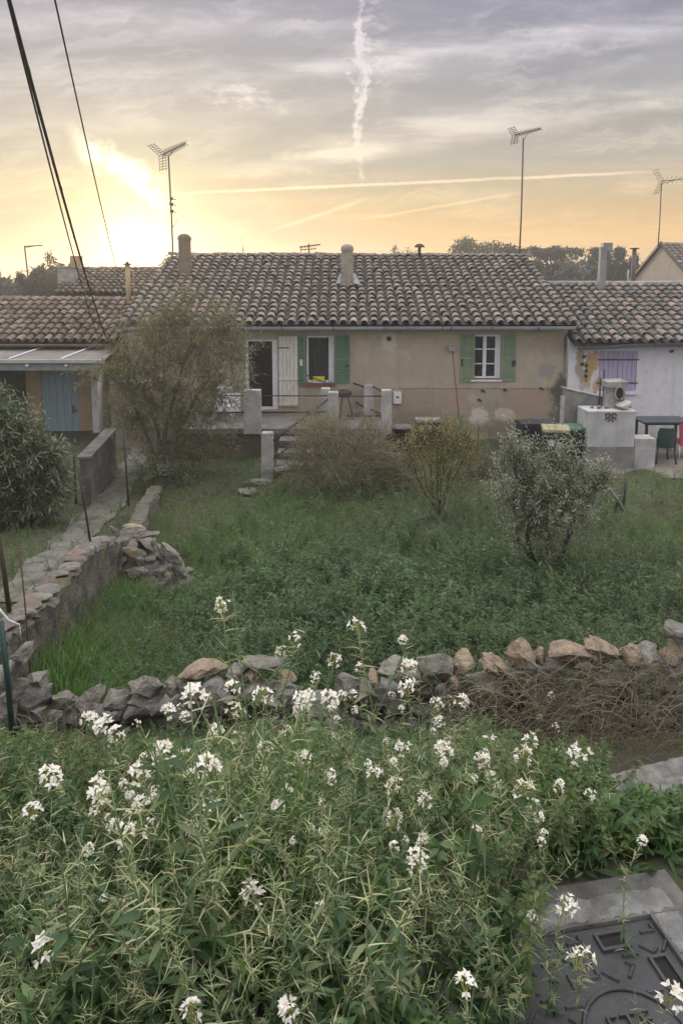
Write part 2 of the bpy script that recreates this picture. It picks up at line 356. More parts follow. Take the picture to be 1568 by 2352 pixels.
def plaster(name, base, alt, low, marks, crack=None):
    """old render with stains of given place and shape (local x, z)"""
    m, N, b, o = newmat(name); v = objco(N); x, y, z = N.sep(v)
    n = N.noise(v, 1.3, 7, .65); n2 = N.noise(v, 5, 6, .65); n3 = N.noise(v, 16, 5, .7)
    col = N.mix(N.mapr(n, .35, .65), base, alt)
    col = N.mix(N.mapr(n2, .50, .68)*.5, col, tuple(q*.74 for q in base)); vs = N.n('ShaderNodeMapping'); N.put(vs.inputs[0], v); vs.inputs['Scale'].default_value = (3.2,3.2,.22); col = N.mix(N.mapr(N.noise(vs.outputs[0], 1.6, 7, .7), .50, .68)*.42, col, tuple(q*.66 for q in base)); col = N.mix(N.mapr(N.noise(v, 2.3, 8, .72, .8), .55, .66)*.4, col, (min(base[0]*1.18,.75),min(base[1]*1.2,.75),min(base[2]*1.25,.78)))
    col = N.mix(N.mapr(n3, .62, .74)*.35, col, tuple(q*.6 for q in base))
    if low:
        zc, lc, lc2 = low; k = N.mapr(z+(n-.5)*.5, zc+.06, zc-.06)
        l = N.mix(N.mapr(N.noise(v, 1.9, 7, .7, .5), .40, .58), lc, lc2); l = N.mix(N.mapr(n2, .55, .70)*.5, l, (.20,.175,.15))
        col = N.mix(k*.85, col, l)
    nn = (N.noise(v, 4.5, 9, .74, .4)-.5)
    for (mx, mz, rx, rz, c, soft, amt) in marks:
        a = (x-mx)/rx; d = (z-mz)/rz
        col = N.mix(N.mapr(a*a+d*d+nn*6.0, 1.0+soft, 1.0-soft)*amt, col, c)
    if crack:
        for zc, x0, x1 in crack:
            col = N.mix(N.mapr((z-zc-(n-.5)*.10-(n3-.5)*.04).abs(), .016, .004)*N.mapr(x, x0, x0+.3)*N.mapr(x, x1, x1-.3)*.75, col, (.07,.06,.055))
    N.put(b.inputs['Base Color'], col); b.inputs['Roughness'].default_value = .93; b.inputs['Specular IOR Level'].default_value = .12
    bump(N, b, n3+n2*.8+nn*.5, .5, .02); return m
# ------------------------------------------------------------------ ground
GP = [(-50,.0),(1.95,0),(2.3,-.14),(3.0,-.58),(4.0,-1.12),(4.8,-1.56),(5.4,-1.74),(5.8,-1.78),(8,-2.25),(10,-2.55),(13,-2.84),(17,-2.94),(22,-2.98),(40,-3.1),(70,-3.6),(400,-4.5),(6000,-4.6)]
gy, gz = np.array(GP).T
def ground(x, y):
    x = np.asarray(x, float); y = np.asarray(y, float); z = np.interp(y, gy, gz)
    k = np.clip((y-5)/3, 0, 1)*np.clip((24-y)/4, 0, 1)
    z = z+.05*np.sin(x*1.7+y*.9)*k+.03*np.sin(x*3.9-y*2.3)*k
    r = np.clip((x-1.05)/.35, 0, 1)*np.clip((y-2.55)/.45, 0, 1)*np.clip((5.0-y)/1.2, 0, 1)
    return z-.30*r
def build_ground():
    xs = np.unique(np.concatenate([np.linspace(-260,-20,14), np.linspace(-20,-6,22), np.linspace(-6,8,90), np.linspace(8,24,22), np.linspace(24,260,14)]))
    ys = np.unique(np.concatenate([np.linspace(-30,0,8), np.linspace(0,8,60), np.linspace(8,24,60), np.linspace(24,80,24), np.linspace(80,420,14)]))
    X, Y = np.meshgrid(xs, ys); Z = ground(X, Y); m, n = X.shape
    i = np.arange(m-1)[:,None]*n+np.arange(n-1)[None]
    mat = surf('soil', (.085,.075,.05), (.05,.055,.03), 1.6, .95, .6, c3=(.045,.065,.025))
    mb = MB().add(np.stack([X,Y,Z], -1), np.stack([i, i+1, i+n+1, i+n], -1).reshape(-1,4), 0, True)
    o = mb.build('ground', mat); o['kind'] = 'structure'
build_ground()
def build_path():
    P = [(-4.15,8.6),(-4.35,10.5),(-4.6,12.5),(-4.8,15),(-5.0,17),(-5.25,19),(-5.6,22)]; w = .30
    P = np.array(P); t = np.linspace(0, len(P)-1, 40); P = np.stack([np.interp(t, range(len(P)), P[:,k]) for k in (0,1)], 1)
    rng = np.random.default_rng(5); L_ = P[:,0]-w+rng.normal(size=40)*.05; R_ = P[:,0]+w+rng.normal(size=40)*.05
    V = []
    for (a, r_, y) in zip(L_, R_, P[:,1]):
        for xx in np.linspace(a, r_, 5): V.append((xx, y, float(ground(xx, y))+.02))
    i = (np.arange(39)[:,None]*5+np.arange(4)[None])
    o = MB().add(V, np.stack([i,i+1,i+6,i+5], -1).reshape(-1,4)).build('path', surf('worn_path', (.185,.175,.155), (.105,.10,.085), 3.5, .95, .9, c3=(.06,.072,.038))); o['kind'] = 'structure'
    z = -2.905; V = [(6.3,16.6,z),(16,16.6,z),(16,20.95,z),(6.3,20.95,z)]
    o = MB().add(V, [[0,1,2,3]]).build('patio', surf('patio_earth', (.22,.19,.165), (.15,.13,.11), 1.5, .95, .6)); o['kind'] = 'structure'
build_path()
# ------------------------------------------------------------------ roofs
def roof_tiles(x0, x1, yE, zE, yR, zR, cw, rl, seed, jit=1.0):
    """half round cover tiles in overlapping rows over channel tiles; returns (covers, channels)"""
    rng = np.random.default_rng(seed); cov, ch = MB(), MB()
    Ls = math.hypot(yR-yE, zR-zE); s = np.array([0, yR-yE, zR-zE])/Ls; nr = np.array([0, -s[2], s[1]]); rows = int(round(Ls/rl)); rl = Ls/rows
    cols = int(round((x1-x0)/cw)); cw = (x1-x0)/cols
    ang = np.linspace(math.radians(8), math.radians(172), 7); O0 = np.array([0, yE, zE])
    Vs = []
    wob = np.cumsum(rng.normal(size=(cols+1,))*.004)
    for c in range(cols+1):
        xc = x0+c*cw+wob[c]*jit
        drift = rng.normal()*.012*jit
        for r in range(rows):
            ra = cw*.40*rng.uniform(.92,1.08); rb = ra*.78; ln = rl*1.22
            j = rng.normal(size=4)*np.array([.010,.016,.010,.016])*jit
            s0 = r*rl-(.05 if r == 0 else 0)+j[1]; P = O0+s*s0+np.array([xc+j[0]+drift*r/rows,0,0]); lift = .045+abs(j[2]); yaw = rng.normal()*.035*jit
            sd = unit(s+np.array([yaw,0,0])); xd = unit(np.array([1,0,0])-sd*yaw)
            q = []
            for rad, sh in ((ra, 0), (ra-.016, 0)):
                for (rr, tt, lf) in ((rad, 0, lift), (rad*.78, ln, .004)):
                    q.append(P+sd*tt+nr*lf+xd*(rr*np.cos(ang))[:,None]+nr*(rr*.86*np.sin(ang))[:,None])
            Vs.append(np.concatenate(q))
    V = np.array(Vs); n = len(V); k = 7
    fa = []
    for i in range(k-1):
        fa.append([i+1, i, k+i, k+i+1]); fa.append([2*k+i, 2*k+i+1, 3*k+i+1, 3*k+i]); fa.append([i, i+1, 2*k+i+1, 2*k+i])
    for i in (0, k-1): fa.append([i, k+i, 3*k+i, 2*k+i])
    cov.add(V, (np.arange(n)[:,None,None]*28+np.array(fa)[None]).reshape(-1,4), 0, False)
    # channels: stepped concave rows
    a2 = np.linspace(math.pi*1.08, math.pi*1.92, 5)
    for c in range(cols):
        xc = x0+(c+.5)*cw
        for r in range(rows):
            for (ss, lf) in ((r*rl, .03), ((r+1)*rl, .0)): pass
            P0 = O0+s*(r*rl-(.06 if r == 0 else 0))+nr*.062; P1 = O0+s*((r+1)*rl)+nr*.042; rr = cw*.42
            V = [p+np.array([xc,0,0])+np.array([1,0,0])*rr*math.cos(a)+nr*rr*.7*math.sin(a)*.6 for p in (P0, P1) for a in a2]
            ch.add(V, [[i, i+1, 5+i+1, 5+i] for i in range(4)])
    # deck
    V = [O0+np.array([x0-cw*.4,0,0])-nr*.06, O0+np.array([x1+cw*.4,0,0])-nr*.06, O0+np.array([x1+cw*.4,0,0])+s*Ls-nr*.06, O0+np.array([x0-cw*.4,0,0])+s*Ls-nr*.06]
    ch.prism(V, -nr*.07)
    return cov, ch
def ridge_caps(mb, x0, x1, y, z, step, rad, rng, slope=0.0):
    ang = np.linspace(math.radians(-5), math.radians(185), 8); x = x0
    while x < x1:
        ln = step*1.12; z0 = z+slope*(x-x0)+rng.normal()*.012; tl = rng.normal()*.01
        V = [(x+t*ln, y+(rad*(1-.12*t))*math.cos(a), z0+tl*t+.02*(1-t)+(rad*(1-.12*t))*.75*math.sin(a)) for t in (0,1) for a in ang]
        mb.add(V, [[i, i+1, 9+i, 8+i] for i in range(7)]); mb.add(V[:8], [[0,1,2,3,4,5,6,7]]); x += step
def holed_wall(mb, x0, x1, z0, z1, y, th, holes, mi=0):
    """wall facing -Y with window openings and reveals"""
    xs = sorted({x0, x1, *[h[0] for h in holes], *[h[1] for h in holes]}); zs = sorted({z0, z1, *[h[2] for h in holes], *[h[3] for h in holes]})
    for a, b in zip(xs, xs[1:]):
        for c, d in zip(zs, zs[1:]):
            mx, mz = (a+b)/2, (c+d)/2
            if any(h[0] < mx < h[1] and h[2] < mz < h[3] for h in holes): continue
            mb.add([(a,y,c),(b,y,c),(b,y,d),(a,y,d)], [[0,1,2,3]], mi)
    for h in holes:
        a, b, c, d = h[:4]; q = [(a,c),(b,c),(b,d),(a,d)]
        for i in range(4):
            (p, r), (p2, r2) = q[i], q[(i+1) % 4]
            mb.add([(p,y,r),(p2,y,r2),(p2,y+th,r2),(p,y+th,r)], [[3,2,1,0]], mi)
    mb.add([(x0,y+th+.01,z0),(x1,y+th+.01,z0),(x1,y+th+.01,z1),(x0,y+th+.01,z1)][::-1], [[0,1,2,3]], mi) if not holes else None
    return mb
def rc(px0, py0, px1, py1, Y):
    m = (py0+py1)/2; a = at(px0, m, Y)[0]; b = at(px1, m, Y)[0]; t = at((px0+px1)/2, py0, Y)[2]; l = at((px0+px1)/2, py1, Y)[2]
    return a, b, l, t
def louvre(mb, x0, x1, z0, z1, y, mi=0, n=22, fw=.05):
    mb.bb(x0, x0+fw, y-.035, y, z0, z1, mi); mb.bb(x1-fw, x1, y-.035, y, z0, z1, mi)
    for q in (z0, (z0+z1)/2-fw/2, z1-fw): mb.bb(x0+fw, x1-fw, y-.033, y-.002, q, q+fw, mi)
    for i in range(n):
        z = z0+fw+(z1-z0-2*fw)*(i+.5)/n
        mb.box(((x0+x1)/2, y-.018, z), (x1-x0-2*fw, .034, .008), rotx(math.radians(48)), mi)
    mb.bb(x0+fw, x1-fw, y-.006, y-.001, z0+fw, z1-fw, mi)
def casement(root, x0, x1, z0, z1, y, cols, rows, name='window', fw=.055, cm=None, rev=.097):
    """frame with panes set in an opening; pane is a sub-part"""
    f = MB(); f.bb(x0, x0+fw, y, y+.06, z0, z1); f.bb(x1-fw, x1, y, y+.06, z0, z1); f.bb(x0+fw, x1-fw, y, y+.06, z0, z0+fw); f.bb(x0+fw, x1-fw, y, y+.06, z1-fw, z1)
    for i in range(1, cols):
        xm = x0+(x1-x0)*i/cols; f.bb(xm-fw*.9, xm+fw*.9, y-.012, y+.05, z0+fw, z1-fw)
    for i in range(cols):
        a = x0+(x1-x0)*i/cols+fw*(.9 if i else 1); b = x0+(x1-x0)*(i+1)/cols-fw*(.9 if i < cols-1 else 1)
        for j in range(1, rows):
            zm = z0+(z1-z0)*j/rows; f.bb(a, b, y+.004, y+.044, zm-.016, zm+.016)
    w = f.build(name, white, root)
    if rev: MB().bb(x1+.001, x1+rev, y-.02, y+.05, z0, z1).build('reveal', white, w)
    MB().add([(x0+fw,y+.03,z0+fw),(x1-fw,y+.03,z0+fw),(x1-fw,y+.03,z1-fw),(x0+fw,y+.03,z1-fw)], [[0,1,2,3]]).build('pane', glass, w)
    n = 40; t = np.linspace(0, 1, n); V = [(x0+.02+(x1-x0-.04)*q, y+.16+.018*math.sin(q*46)+.01*math.sin(q*113), zz) for zz in (z0+.01, z1-.01) for q in t]
    MB().add(V, [[i, i+1, n+i+1, n+i] for i in range(n-1)], 0, True).build('curtain', cm or curtain, w); return w
def chimney(root, x, y, zb, zt, sx, sy, mat, name='chimney', cap='pyramid', capmat=None):
    m = MB(); m.box((x, y, (zb+zt)/2), (sx, sy, zt-zb)); 
    if cap == 'pyramid':
        h = .16; n = 5; a = sx*.5+.02; b = sy*.5+.02
        for i in range(n):
            t0, t1 = i/n, (i+1)/n; q0, q1 = math.cos(t0*1.35), math.cos(t1*1.35)
            V = [(x+sx_*a*q, y+sy_*b*q, zt+.004+h*math.sin(t*1.35)) for q, t in ((q0,t0),(q1,t1)) for sx_, sy_ in ((-1,-1),(1,-1),(1,1),(-1,1))]
            m.add(V, [[j,(j+1)%4,4+(j+1)%4,4+j] for j in range(4)]+([[4,5,6,7]] if i == n-1 else []))
        m.bb(x-a, x+a, y-b, y+b, zt-.05, zt+.004)
    return m.build(name, mat, root)
# ------------------------------------------------------------------ main house
HY = 21.0
def main_house():
    h = empty('stone_house', (0, HY, -3), 'long single-storey tan house with patched render, green shutters and canal-tile roof', 'house')
    d = rc(563, 779, 638, 941, HY); w1 = rc(702, 770, 767, 881, HY); w2 = rc(1084, 768, 1150, 872, HY)
    loc = lambda px, py: (at(px, py, HY)[0], at(px, py, HY)[2]+3)
    mk = []
    for px, py, rx, rz, c, so, am in [(893,786,18,22,(.54,.50,.44),.35,.85),(1098,958,22,22,(.60,.56,.50),.3,.95),(1156,952,22,15,(.55,.49,.41),.3,.9),(1060,915,30,26,(.42,.30,.235),.8,.6),(1215,925,45,30,(.41,.285,.20),.9,.6),(940,930,30,30,(.40,.29,.215),.8,.6),(1145,985,90,18,(.21,.19,.16),1.0,.6),
        (1253,852,20,17,(.29,.29,.28),.5,.9),(1290,905,26,44,(.075,.08,.068),.9,.92),(1283,960,20,36,(.12,.12,.105),1.0,.85),(1256,790,40,22,(.26,.21,.19),1.3,.5),
        (1120,905,30,16,(.36,.34,.31),.7,.6),(1085,915,16,12,(.46,.42,.38),.5,.6),(960,962,60,20,(.23,.205,.165),1.2,.6),(1010,850,50,40,(.40,.34,.26),1.6,.5),(1180,990,60,18,(.20,.175,.14),1.3,.6),(735,890,26,14,(.44,.41,.37),.4,.6),(800,830,20,60,(.35,.28,.2),1.5,.4)]:
        x, z = loc(px, py); k = mpp(py, HY); mk.append((x, z, rx*k, rz*k, c, so, am))
    zl = loc(1000, 893)[1]
    pl = plaster('tan_render', (.45,.385,.295), (.385,.335,.26), (zl, (.39,.31,.235), (.31,.28,.23)), mk, [(zl, loc(890,893)[0], loc(1290,893)[0])])
    m = MB(); holed_wall(m, -6.05, 6.42, -3.2, .36, HY, .28, [d, w1, w2]); m.bb(6.14, 6.40, HY+.01, 26.9, -3.2, .5); m.bb(-6.04, -5.8, HY+.01, 26.9, -3.2, .5)
    # right gable above the neighbour's roof
    m.prism([(6.40,HY+.02,.36),(6.40,26.5,2.35),(6.40,26.9,.36)], (-.26,0,0)); m.prism([(-5.78,HY+.02,.36),(-5.78,26.5,2.35),(-5.78,26.9,.36)], (-.26,0,0))
    m.build('wall', pl, h)
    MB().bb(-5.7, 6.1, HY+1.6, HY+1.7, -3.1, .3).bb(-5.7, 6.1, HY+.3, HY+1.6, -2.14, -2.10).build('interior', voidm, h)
    cov, ch = roof_tiles(-6.05, 6.42, 20.42, .40, 26.7, 2.46, .29, .36, 11)
    rf = cov.build('roof', tilec, h); ch.build('channel_tiles', channel, rf)
    rg = MB(); ridge_caps(rg, -6.15, 6.45, 26.74, 2.47, .40, .15, np.random.default_rng(3), -.004); rg.build('ridge_tiles', tilec, rf)
    V = [(x, 26.75, 2.40) for x in (-6.1,6.45)]
    MB().prism([(-6.2,26.72,2.36),(6.5,26.72,2.36),(6.5,30.5,.6),(-6.2,30.5,.6)], (0,.03,-.1)).build('rear_slope', channel, rf)
    # verge: a run of tiles down the right edge set in mortar
    MB().box((6.52,23.55,1.40), (.10,6.6,.09), rotx(math.atan2(2.06,6.28))).build('verge', concrete, rf)
    # chimneys
    def zr(y): return .40+(y-20.42)*2.06/6.28
    p = at(797, 600, 23.7)
    c = chimney(h, p[0], 23.72, zr(23.5)-.05, at(797,572,23.6)[2], .36, .42, surf('chimney_render', (.33,.29,.24), (.24,.21,.17), 5, .9, .4, c3=(.15,.135,.11)))
    fl = MB()
    fl.prism([(p[0]-.36,23.3,zr(23.3)+.13),(p[0]-.19,23.3,zr(23.3)+.16),(p[0]-.19,24.15,zr(24.15)+.18),(p[0]-.26,24.15,zr(24.15)+.14)], (0,0,.02))
    fl.prism([(p[0]+.19,23.3,zr(23.3)+.16),(p[0]+.42,23.2,zr(23.2)+.13),(p[0]+.30,24.15,zr(24.15)+.14),(p[0]+.19,24.15,zr(24.15)+.18)], (0,0,.02)); fl.build('flashing', surf('lead_flashing', (.26,.26,.27), (.17,.17,.18), 5, .7, .3), c)
    p = at(425, 590, 24.6)
    chimney(h, p[0], 24.6, zr(24.4)-.05, at(425,548,24.6)[2], .34, .36, surf('tall_chimney_render', (.20,.155,.11), (.14,.115,.085), 5, .9, .4))
    # zinc gutter with joints
    def halfpipe(mb, x0, x1, y, z, r, dz=0.0):
        a = np.linspace(math.pi, 2*math.pi, 9)
        for rr, o in ((r, 0), (r-.012, 1)):
            V = [(x, y+rr*math.cos(q), z+t*dz+rr*math.sin(q)) for t, x in ((0,x0),(1,x1)) for q in a]
            mb.add(V, [[i, i+1, 10+i, 9+i] for i in range(8)], 0, True)
        for sgn in (-1, 1): mb.tube([(x0,y+sgn*r,z),(x1,y+sgn*r,z+dz)], .011, 6)
    g = MB(); halfpipe(g, -6.0, 6.46, 20.46, .315, .088, .02); go = g.build('gutter', zinc, h)
    for px in (560, 647, 765, 881, 1015, 1035, 1130, 1236):
        x = at(px, 755, 20.4)[0]; a = np.linspace(math.pi*.98, 2*math.pi, 8)
        MB().tube([(x, 20.46+.098*math.cos(q), .327+.098*math.sin(q)) for q in a], .012, 5).build('gutter_bracket', dark, go)
    MB().tube([(6.37,20.5,.24),(6.30,20.85,.02),(6.34,20.93,-.12),(6.34,20.93,-1.25)], .02, 6).build('cable_drop', dark, h)
    # door: white frame, dark opening, cream board shutter folded back to the right
    x0, x1, z0, z1 = d; f = MB(); y = HY+.10
    f.bb(x1-.16, x1, y-.02, y+.08, z0, z1); f.bb(x0, x0+.09, y-.02, y+.08, z0, z1); f.bb(x0+.09, x1-.16, y, y+.07, z1-.07, z1); f.bb(x0+.09, x1-.16, y-.03, y+.08, z0, z0+.07)
    dr = f.build('glazed_door', white, h)
    MB().bb(x0+.09, x1-.16, y+.02, y+.03, z0+.07, z1-.07).build('pane', glass, dr)
    a, b, c_, e = rc(641, 772, 684, 933, HY); s = MB(); nb = 5
    for i in range(nb): s.bb(a+(b-a)*i/nb+.004, a+(b-a)*(i+1)/nb-.004, HY-.06, HY-.025, c_+.01*(i % 2), e)
    for q in (.02, .38, .80): s.bb(a-.01, b+.0, HY-.085, HY-.058, c_+(e-c_)*q, c_+(e-c_)*q+.055)
    for q0, q1 in ((.10,.36),(.48,.78)):
        dz = (e-c_)*(q1-q0); dx = b-a-.08; s.box(((a+b)/2, HY-.072, c_+(e-c_)*(q0+q1)/2), (math.hypot(dx,dz), .02, .05), roty(-math.atan2(dz,dx)))
    sh = s.build('board_shutter', cream, h); sh['label'] = 'cream board shutter with diagonal braces folded back beside the door'
    hb = MB()
    for q in (.83,): hb.bb(a-.02, a+.30, HY-.094, HY-.086, c_+(e-c_)*q, c_+(e-c_)*q+.03)
    hb.build('strap_hinge', rust, sh)
    MB().bb(*rc(500,902,553,948,HY)[:2], HY-.03, HY-.005, *rc(500,902,553,948,HY)[2:]).build('lower_board_shutter', white, h)
    # window beside the door
    x0, x1, z0, z1 = w1; casement(h, x0+.02, x1-.10, z0+.02, z1-.02, HY+.12, 1, 1)
    st = MB(); st.bb(x0-.05, x1+.05, HY-.10, HY+.12, z0-.07, z0-.002); st.build('window_sill', surf('brick_sill', (.26,.10,.07), (.18,.08,.06), 12, .9, .4), h)
    for (q, mat, ttl) in ((rc(679,772,701,886,HY), grn_d, 0), (rc(768,770,803,880,HY), grn_d, 1)):
        m = MB(); louvre(m, *q, HY-.015); s = m.build('green_shutter', mat, h)
        if not ttl: MB().bb(q[0]+.12, q[0]+.20, HY-.062, HY-.051, z0+.52, z0+.70).build('bare_patch', cream, s)
        else: MB().bb(q[1]-.13, q[1]-.02, HY-.075, HY-.051, z0+.50, z0+.55).build('shutter_latch', rust, s)
    # far window
    x0, x1, z0, z1 = w2; casement(h, x0+.01, x1-.10, z0+.03, z1-.01, HY+.10, 2, 3)
    MB().bb(x0-.03, x1+.03, HY-.05, HY+.10, z0-.05, z0-.002).build('window_sill', white, h)
    for q, lat in ((rc(1057,768,1089,877,HY), 0), (rc(1151,768,1184,875,HY), 1)):
        m = MB(); louvre(m, *q, HY-.012, n=26); s = m.build('green_shutter', grn_l, h); s['label'] = 'sun-faded pale green louvred shutter'
        MB().bb(q[0]+.02 if not lat else q[1]-.12, q[0]+.06 if not lat else q[1]-.02, HY-.075, HY-.048, z0+.40, z0+.60 if not lat else z0+.56).build('shutter_latch', rust, s)
    # flue hole, wall lamp, wire and boxes
    p = at(893, 778, HY); a = np.linspace(0, 2*math.pi, 15)
    MB().tube([(p[0]+.055*math.cos(q), HY-.012, p[2]+.055*math.sin(q)) for q in a], .02, 6, caps=False).box((p[0],HY-.004,p[2]), (.09,.006,.09)).build('flue_outlet', dark, h)
    p = at(1035, 799, HY); l = MB().box((p[0], HY-.14, p[2]), (.20,.12,.14), rotx(.25)).box((p[0]-.01, HY-.05, p[2]), (.08,.10,.05)).build('wall_lamp', concrete_l, h)
    MB().box((p[0], HY-.205, p[2]-.018), (.17,.008,.11), rotx(.25)).build('lamp_glass', zinc, l)
    MB().tube([(p[0]+.05,HY-.01,p[2]-.08),(p[0]+.12,HY-.008,p[2]-.8),(p[0]+.22,HY-.008,p[2]-1.6),(p[0]+.27,HY-.008,p[2]-2.1)], .007, 4).build('lamp_cable', rust, h)
    p = at(911, 911, HY); MB().bb(p[0]-.10, p[0]+.12, HY-.14, HY-.001, p[2]-.18, p[2]+.16).build('meter_box', white, h)
    MB().bb(p[0]-.03, p[0]+.05, HY-.145, HY-.14, p[2]-.02, p[2]+.03).build('meter_slot', dark, h)
    for px, py in ((1108,897),(1158,895),(1242,892),(1100,918)):
        p = at(px, py, HY); MB().box((p[0],HY-.02,p[2]), (.07,.05,.05), roty(.4)).tube([(p[0]-.06,HY-.03,p[2]+.02),(p[0]+.03,HY-.05,p[2]),(p[0]+.07,HY-.02,p[2]-.05)], .012, 5).build('wall_fixing', rust, h)
    return h, zr
house, zr = main_house()
# ------------------------------------------------------------------ white neighbour on the right
def white_house():
    h = empty('white_house', (10, 21, -3), 'low white-rendered house with closed lavender shutters at the right edge', 'house')
    y = 20.95; w = rc(1374, 806, 1461, 897, y); loc = lambda px, py: (at(px, py, y)[0]-10, at(px, py, y)[2]+3)
    mk = []
    for px, py, rx, rz, c, so, am in [(1352,840,10,28,(.50,.34,.15),.3,.95),(1345,875,10,25,(.52,.36,.16),.3,.95),(1375,890,14,20,(.48,.33,.15),.3,.9),(1365,828,10,20,(.50,.34,.15),.3,.9),(1330,835,9,40,(.34,.26,.15),.5,.8),(1336,880,5,40,(.35,.38,.42),.6,.7),(1560,970,50,16,(.45,.40,.28),1.0,.6),(1480,990,80,14,(.40,.38,.36),1.0,.6)]:
        x, z = loc(px, py); k = mpp(py, y); mk.append((x, z, rx*k, rz*k, c, so, am))
    m = MB(); holed_wall(m, 6.45, 15.5, -3.2, -.02, y, .25, [w]); m.build('wall', plaster('white_render', (.70,.70,.75), (.64,.64,.69), None, mk), h)
    cov, ch = roof_tiles(6.55, 15.6, 20.36, -.09, 24.95, 1.44, .285, .36, 23); rf = cov.build('roof', tileg, h); ch.build('channel_tiles', channel, rf)
    r = MB(); r.tube([(6.5,25.0,1.50),(10,25.0,1.49),(15.6,25.02,1.56)], .085, 7); r.build('ridge', concrete, rf)
    MB().prism([(6.5,25.0,1.42),(15.6,25.0,1.42),(15.6,29,.1),(6.5,29,.1)], (0,.02,-.1)).build('rear_slope', channel, rf)
    a = np.linspace(math.pi, 2*math.pi, 8); g = MB(); xs = np.array([6.55,7.3,8.2,9.2,15.5]); zs = np.array([-.24,-.20,-.14,-.115,-.115])
    V = [(x, 20.40+.075*math.cos(q), z+.075*math.sin(q)) for x, z in zip(xs, zs) for q in a]
    i = np.arange(4)[:,None]*8+np.arange(7)[None]; g.add(V, np.stack([i,i+1,i+9,i+8], -1).reshape(-1,4), 0, True)
    g.tube(np.stack([xs, np.full(5, 20.325), zs], 1), .014, 6); g.build('gutter', surf('grey_gutter', (.13,.16,.19), (.10,.12,.14), 6, .5, 0), h)
    x0, x1, z0, z1 = w; xm = (x0+x1)/2; s = MB()
    for sx in (0, 1):
        a0, b0 = (x0+.01, xm-.006) if not sx else (xm+.006, x1-.01); nb = 4; s = MB()
        for i in range(nb): s.bb(a0+(b0-a0)*i/nb+.006, a0+(b0-a0)*(i+1)/nb-.006, y+.02, y+.05, z0+.01, z1-.01)
        s.bb(a0, b0, y+.034, y+.052, z0+.012, z1-.012); so = s.build('lavender_shutter', lav, h)
        for q in (.19, .78): MB().bb(a0-(.06 if not sx else -.02), b0+(.0 if not sx else .06), y-.012, y+.018, z0+(z1-z0)*q-.018, z0+(z1-z0)*q+.018).build('strap_hinge', maroon, so)
    MB().bb(x0-.08, x1+.05, y-.12, y+.02, z0-.10, z0-.005).build('window_sill', white, h)
    # flue on the roof, hooks and insulators
    p = at(1383, 650, 24.3); fl = MB(); t = at(1388, 572, 24.6); fl.box((p[0]+.01,24.45,(p[2]+t[2])/2-.1), (.21,.21,t[2]-p[2]+.3), taper=(.9,.9)); fo = fl.build('flue', surf('flue_sheet', (.30,.29,.28), (.21,.21,.21), 3, .7, .1), h)
    MB().box((t[0],24.45,t[2]+.06), (.30,.27,.26)).build('flue_cowl', surf('cowl_sheet', (.22,.25,.24), (.15,.17,.17), 3, .6, .1), fo)
    for px, py in ((1540,806),(1575,826),(1340,818),(1336,835)):
        q = at(px, py, y); MB().box((q[0],y-.03,q[2]), (.09,.06,.05)).tube([(q[0]-.05,y-.05,q[2]-.05),(q[0]+.02,y-.08,q[2]-.02),(q[0]+.06,y-.03,q[2]+.03)], .014, 5).build('wall_fixing', rust, h)
    q = at(1343, 852, y); ins = MB()
    for k in range(3): ins.lathe((q[0], y-.09, q[2]-.16+k*.15), [(.0,.0),(.05,.0),(.055,.03),(.03,.06),(.0,.07)], 8)
    ins.tube([(q[0],y-.09,q[2]-.3),(q[0],y-.09,q[2]+.3)], .013, 5); ins.build('insulator', dark, h)
white_house()
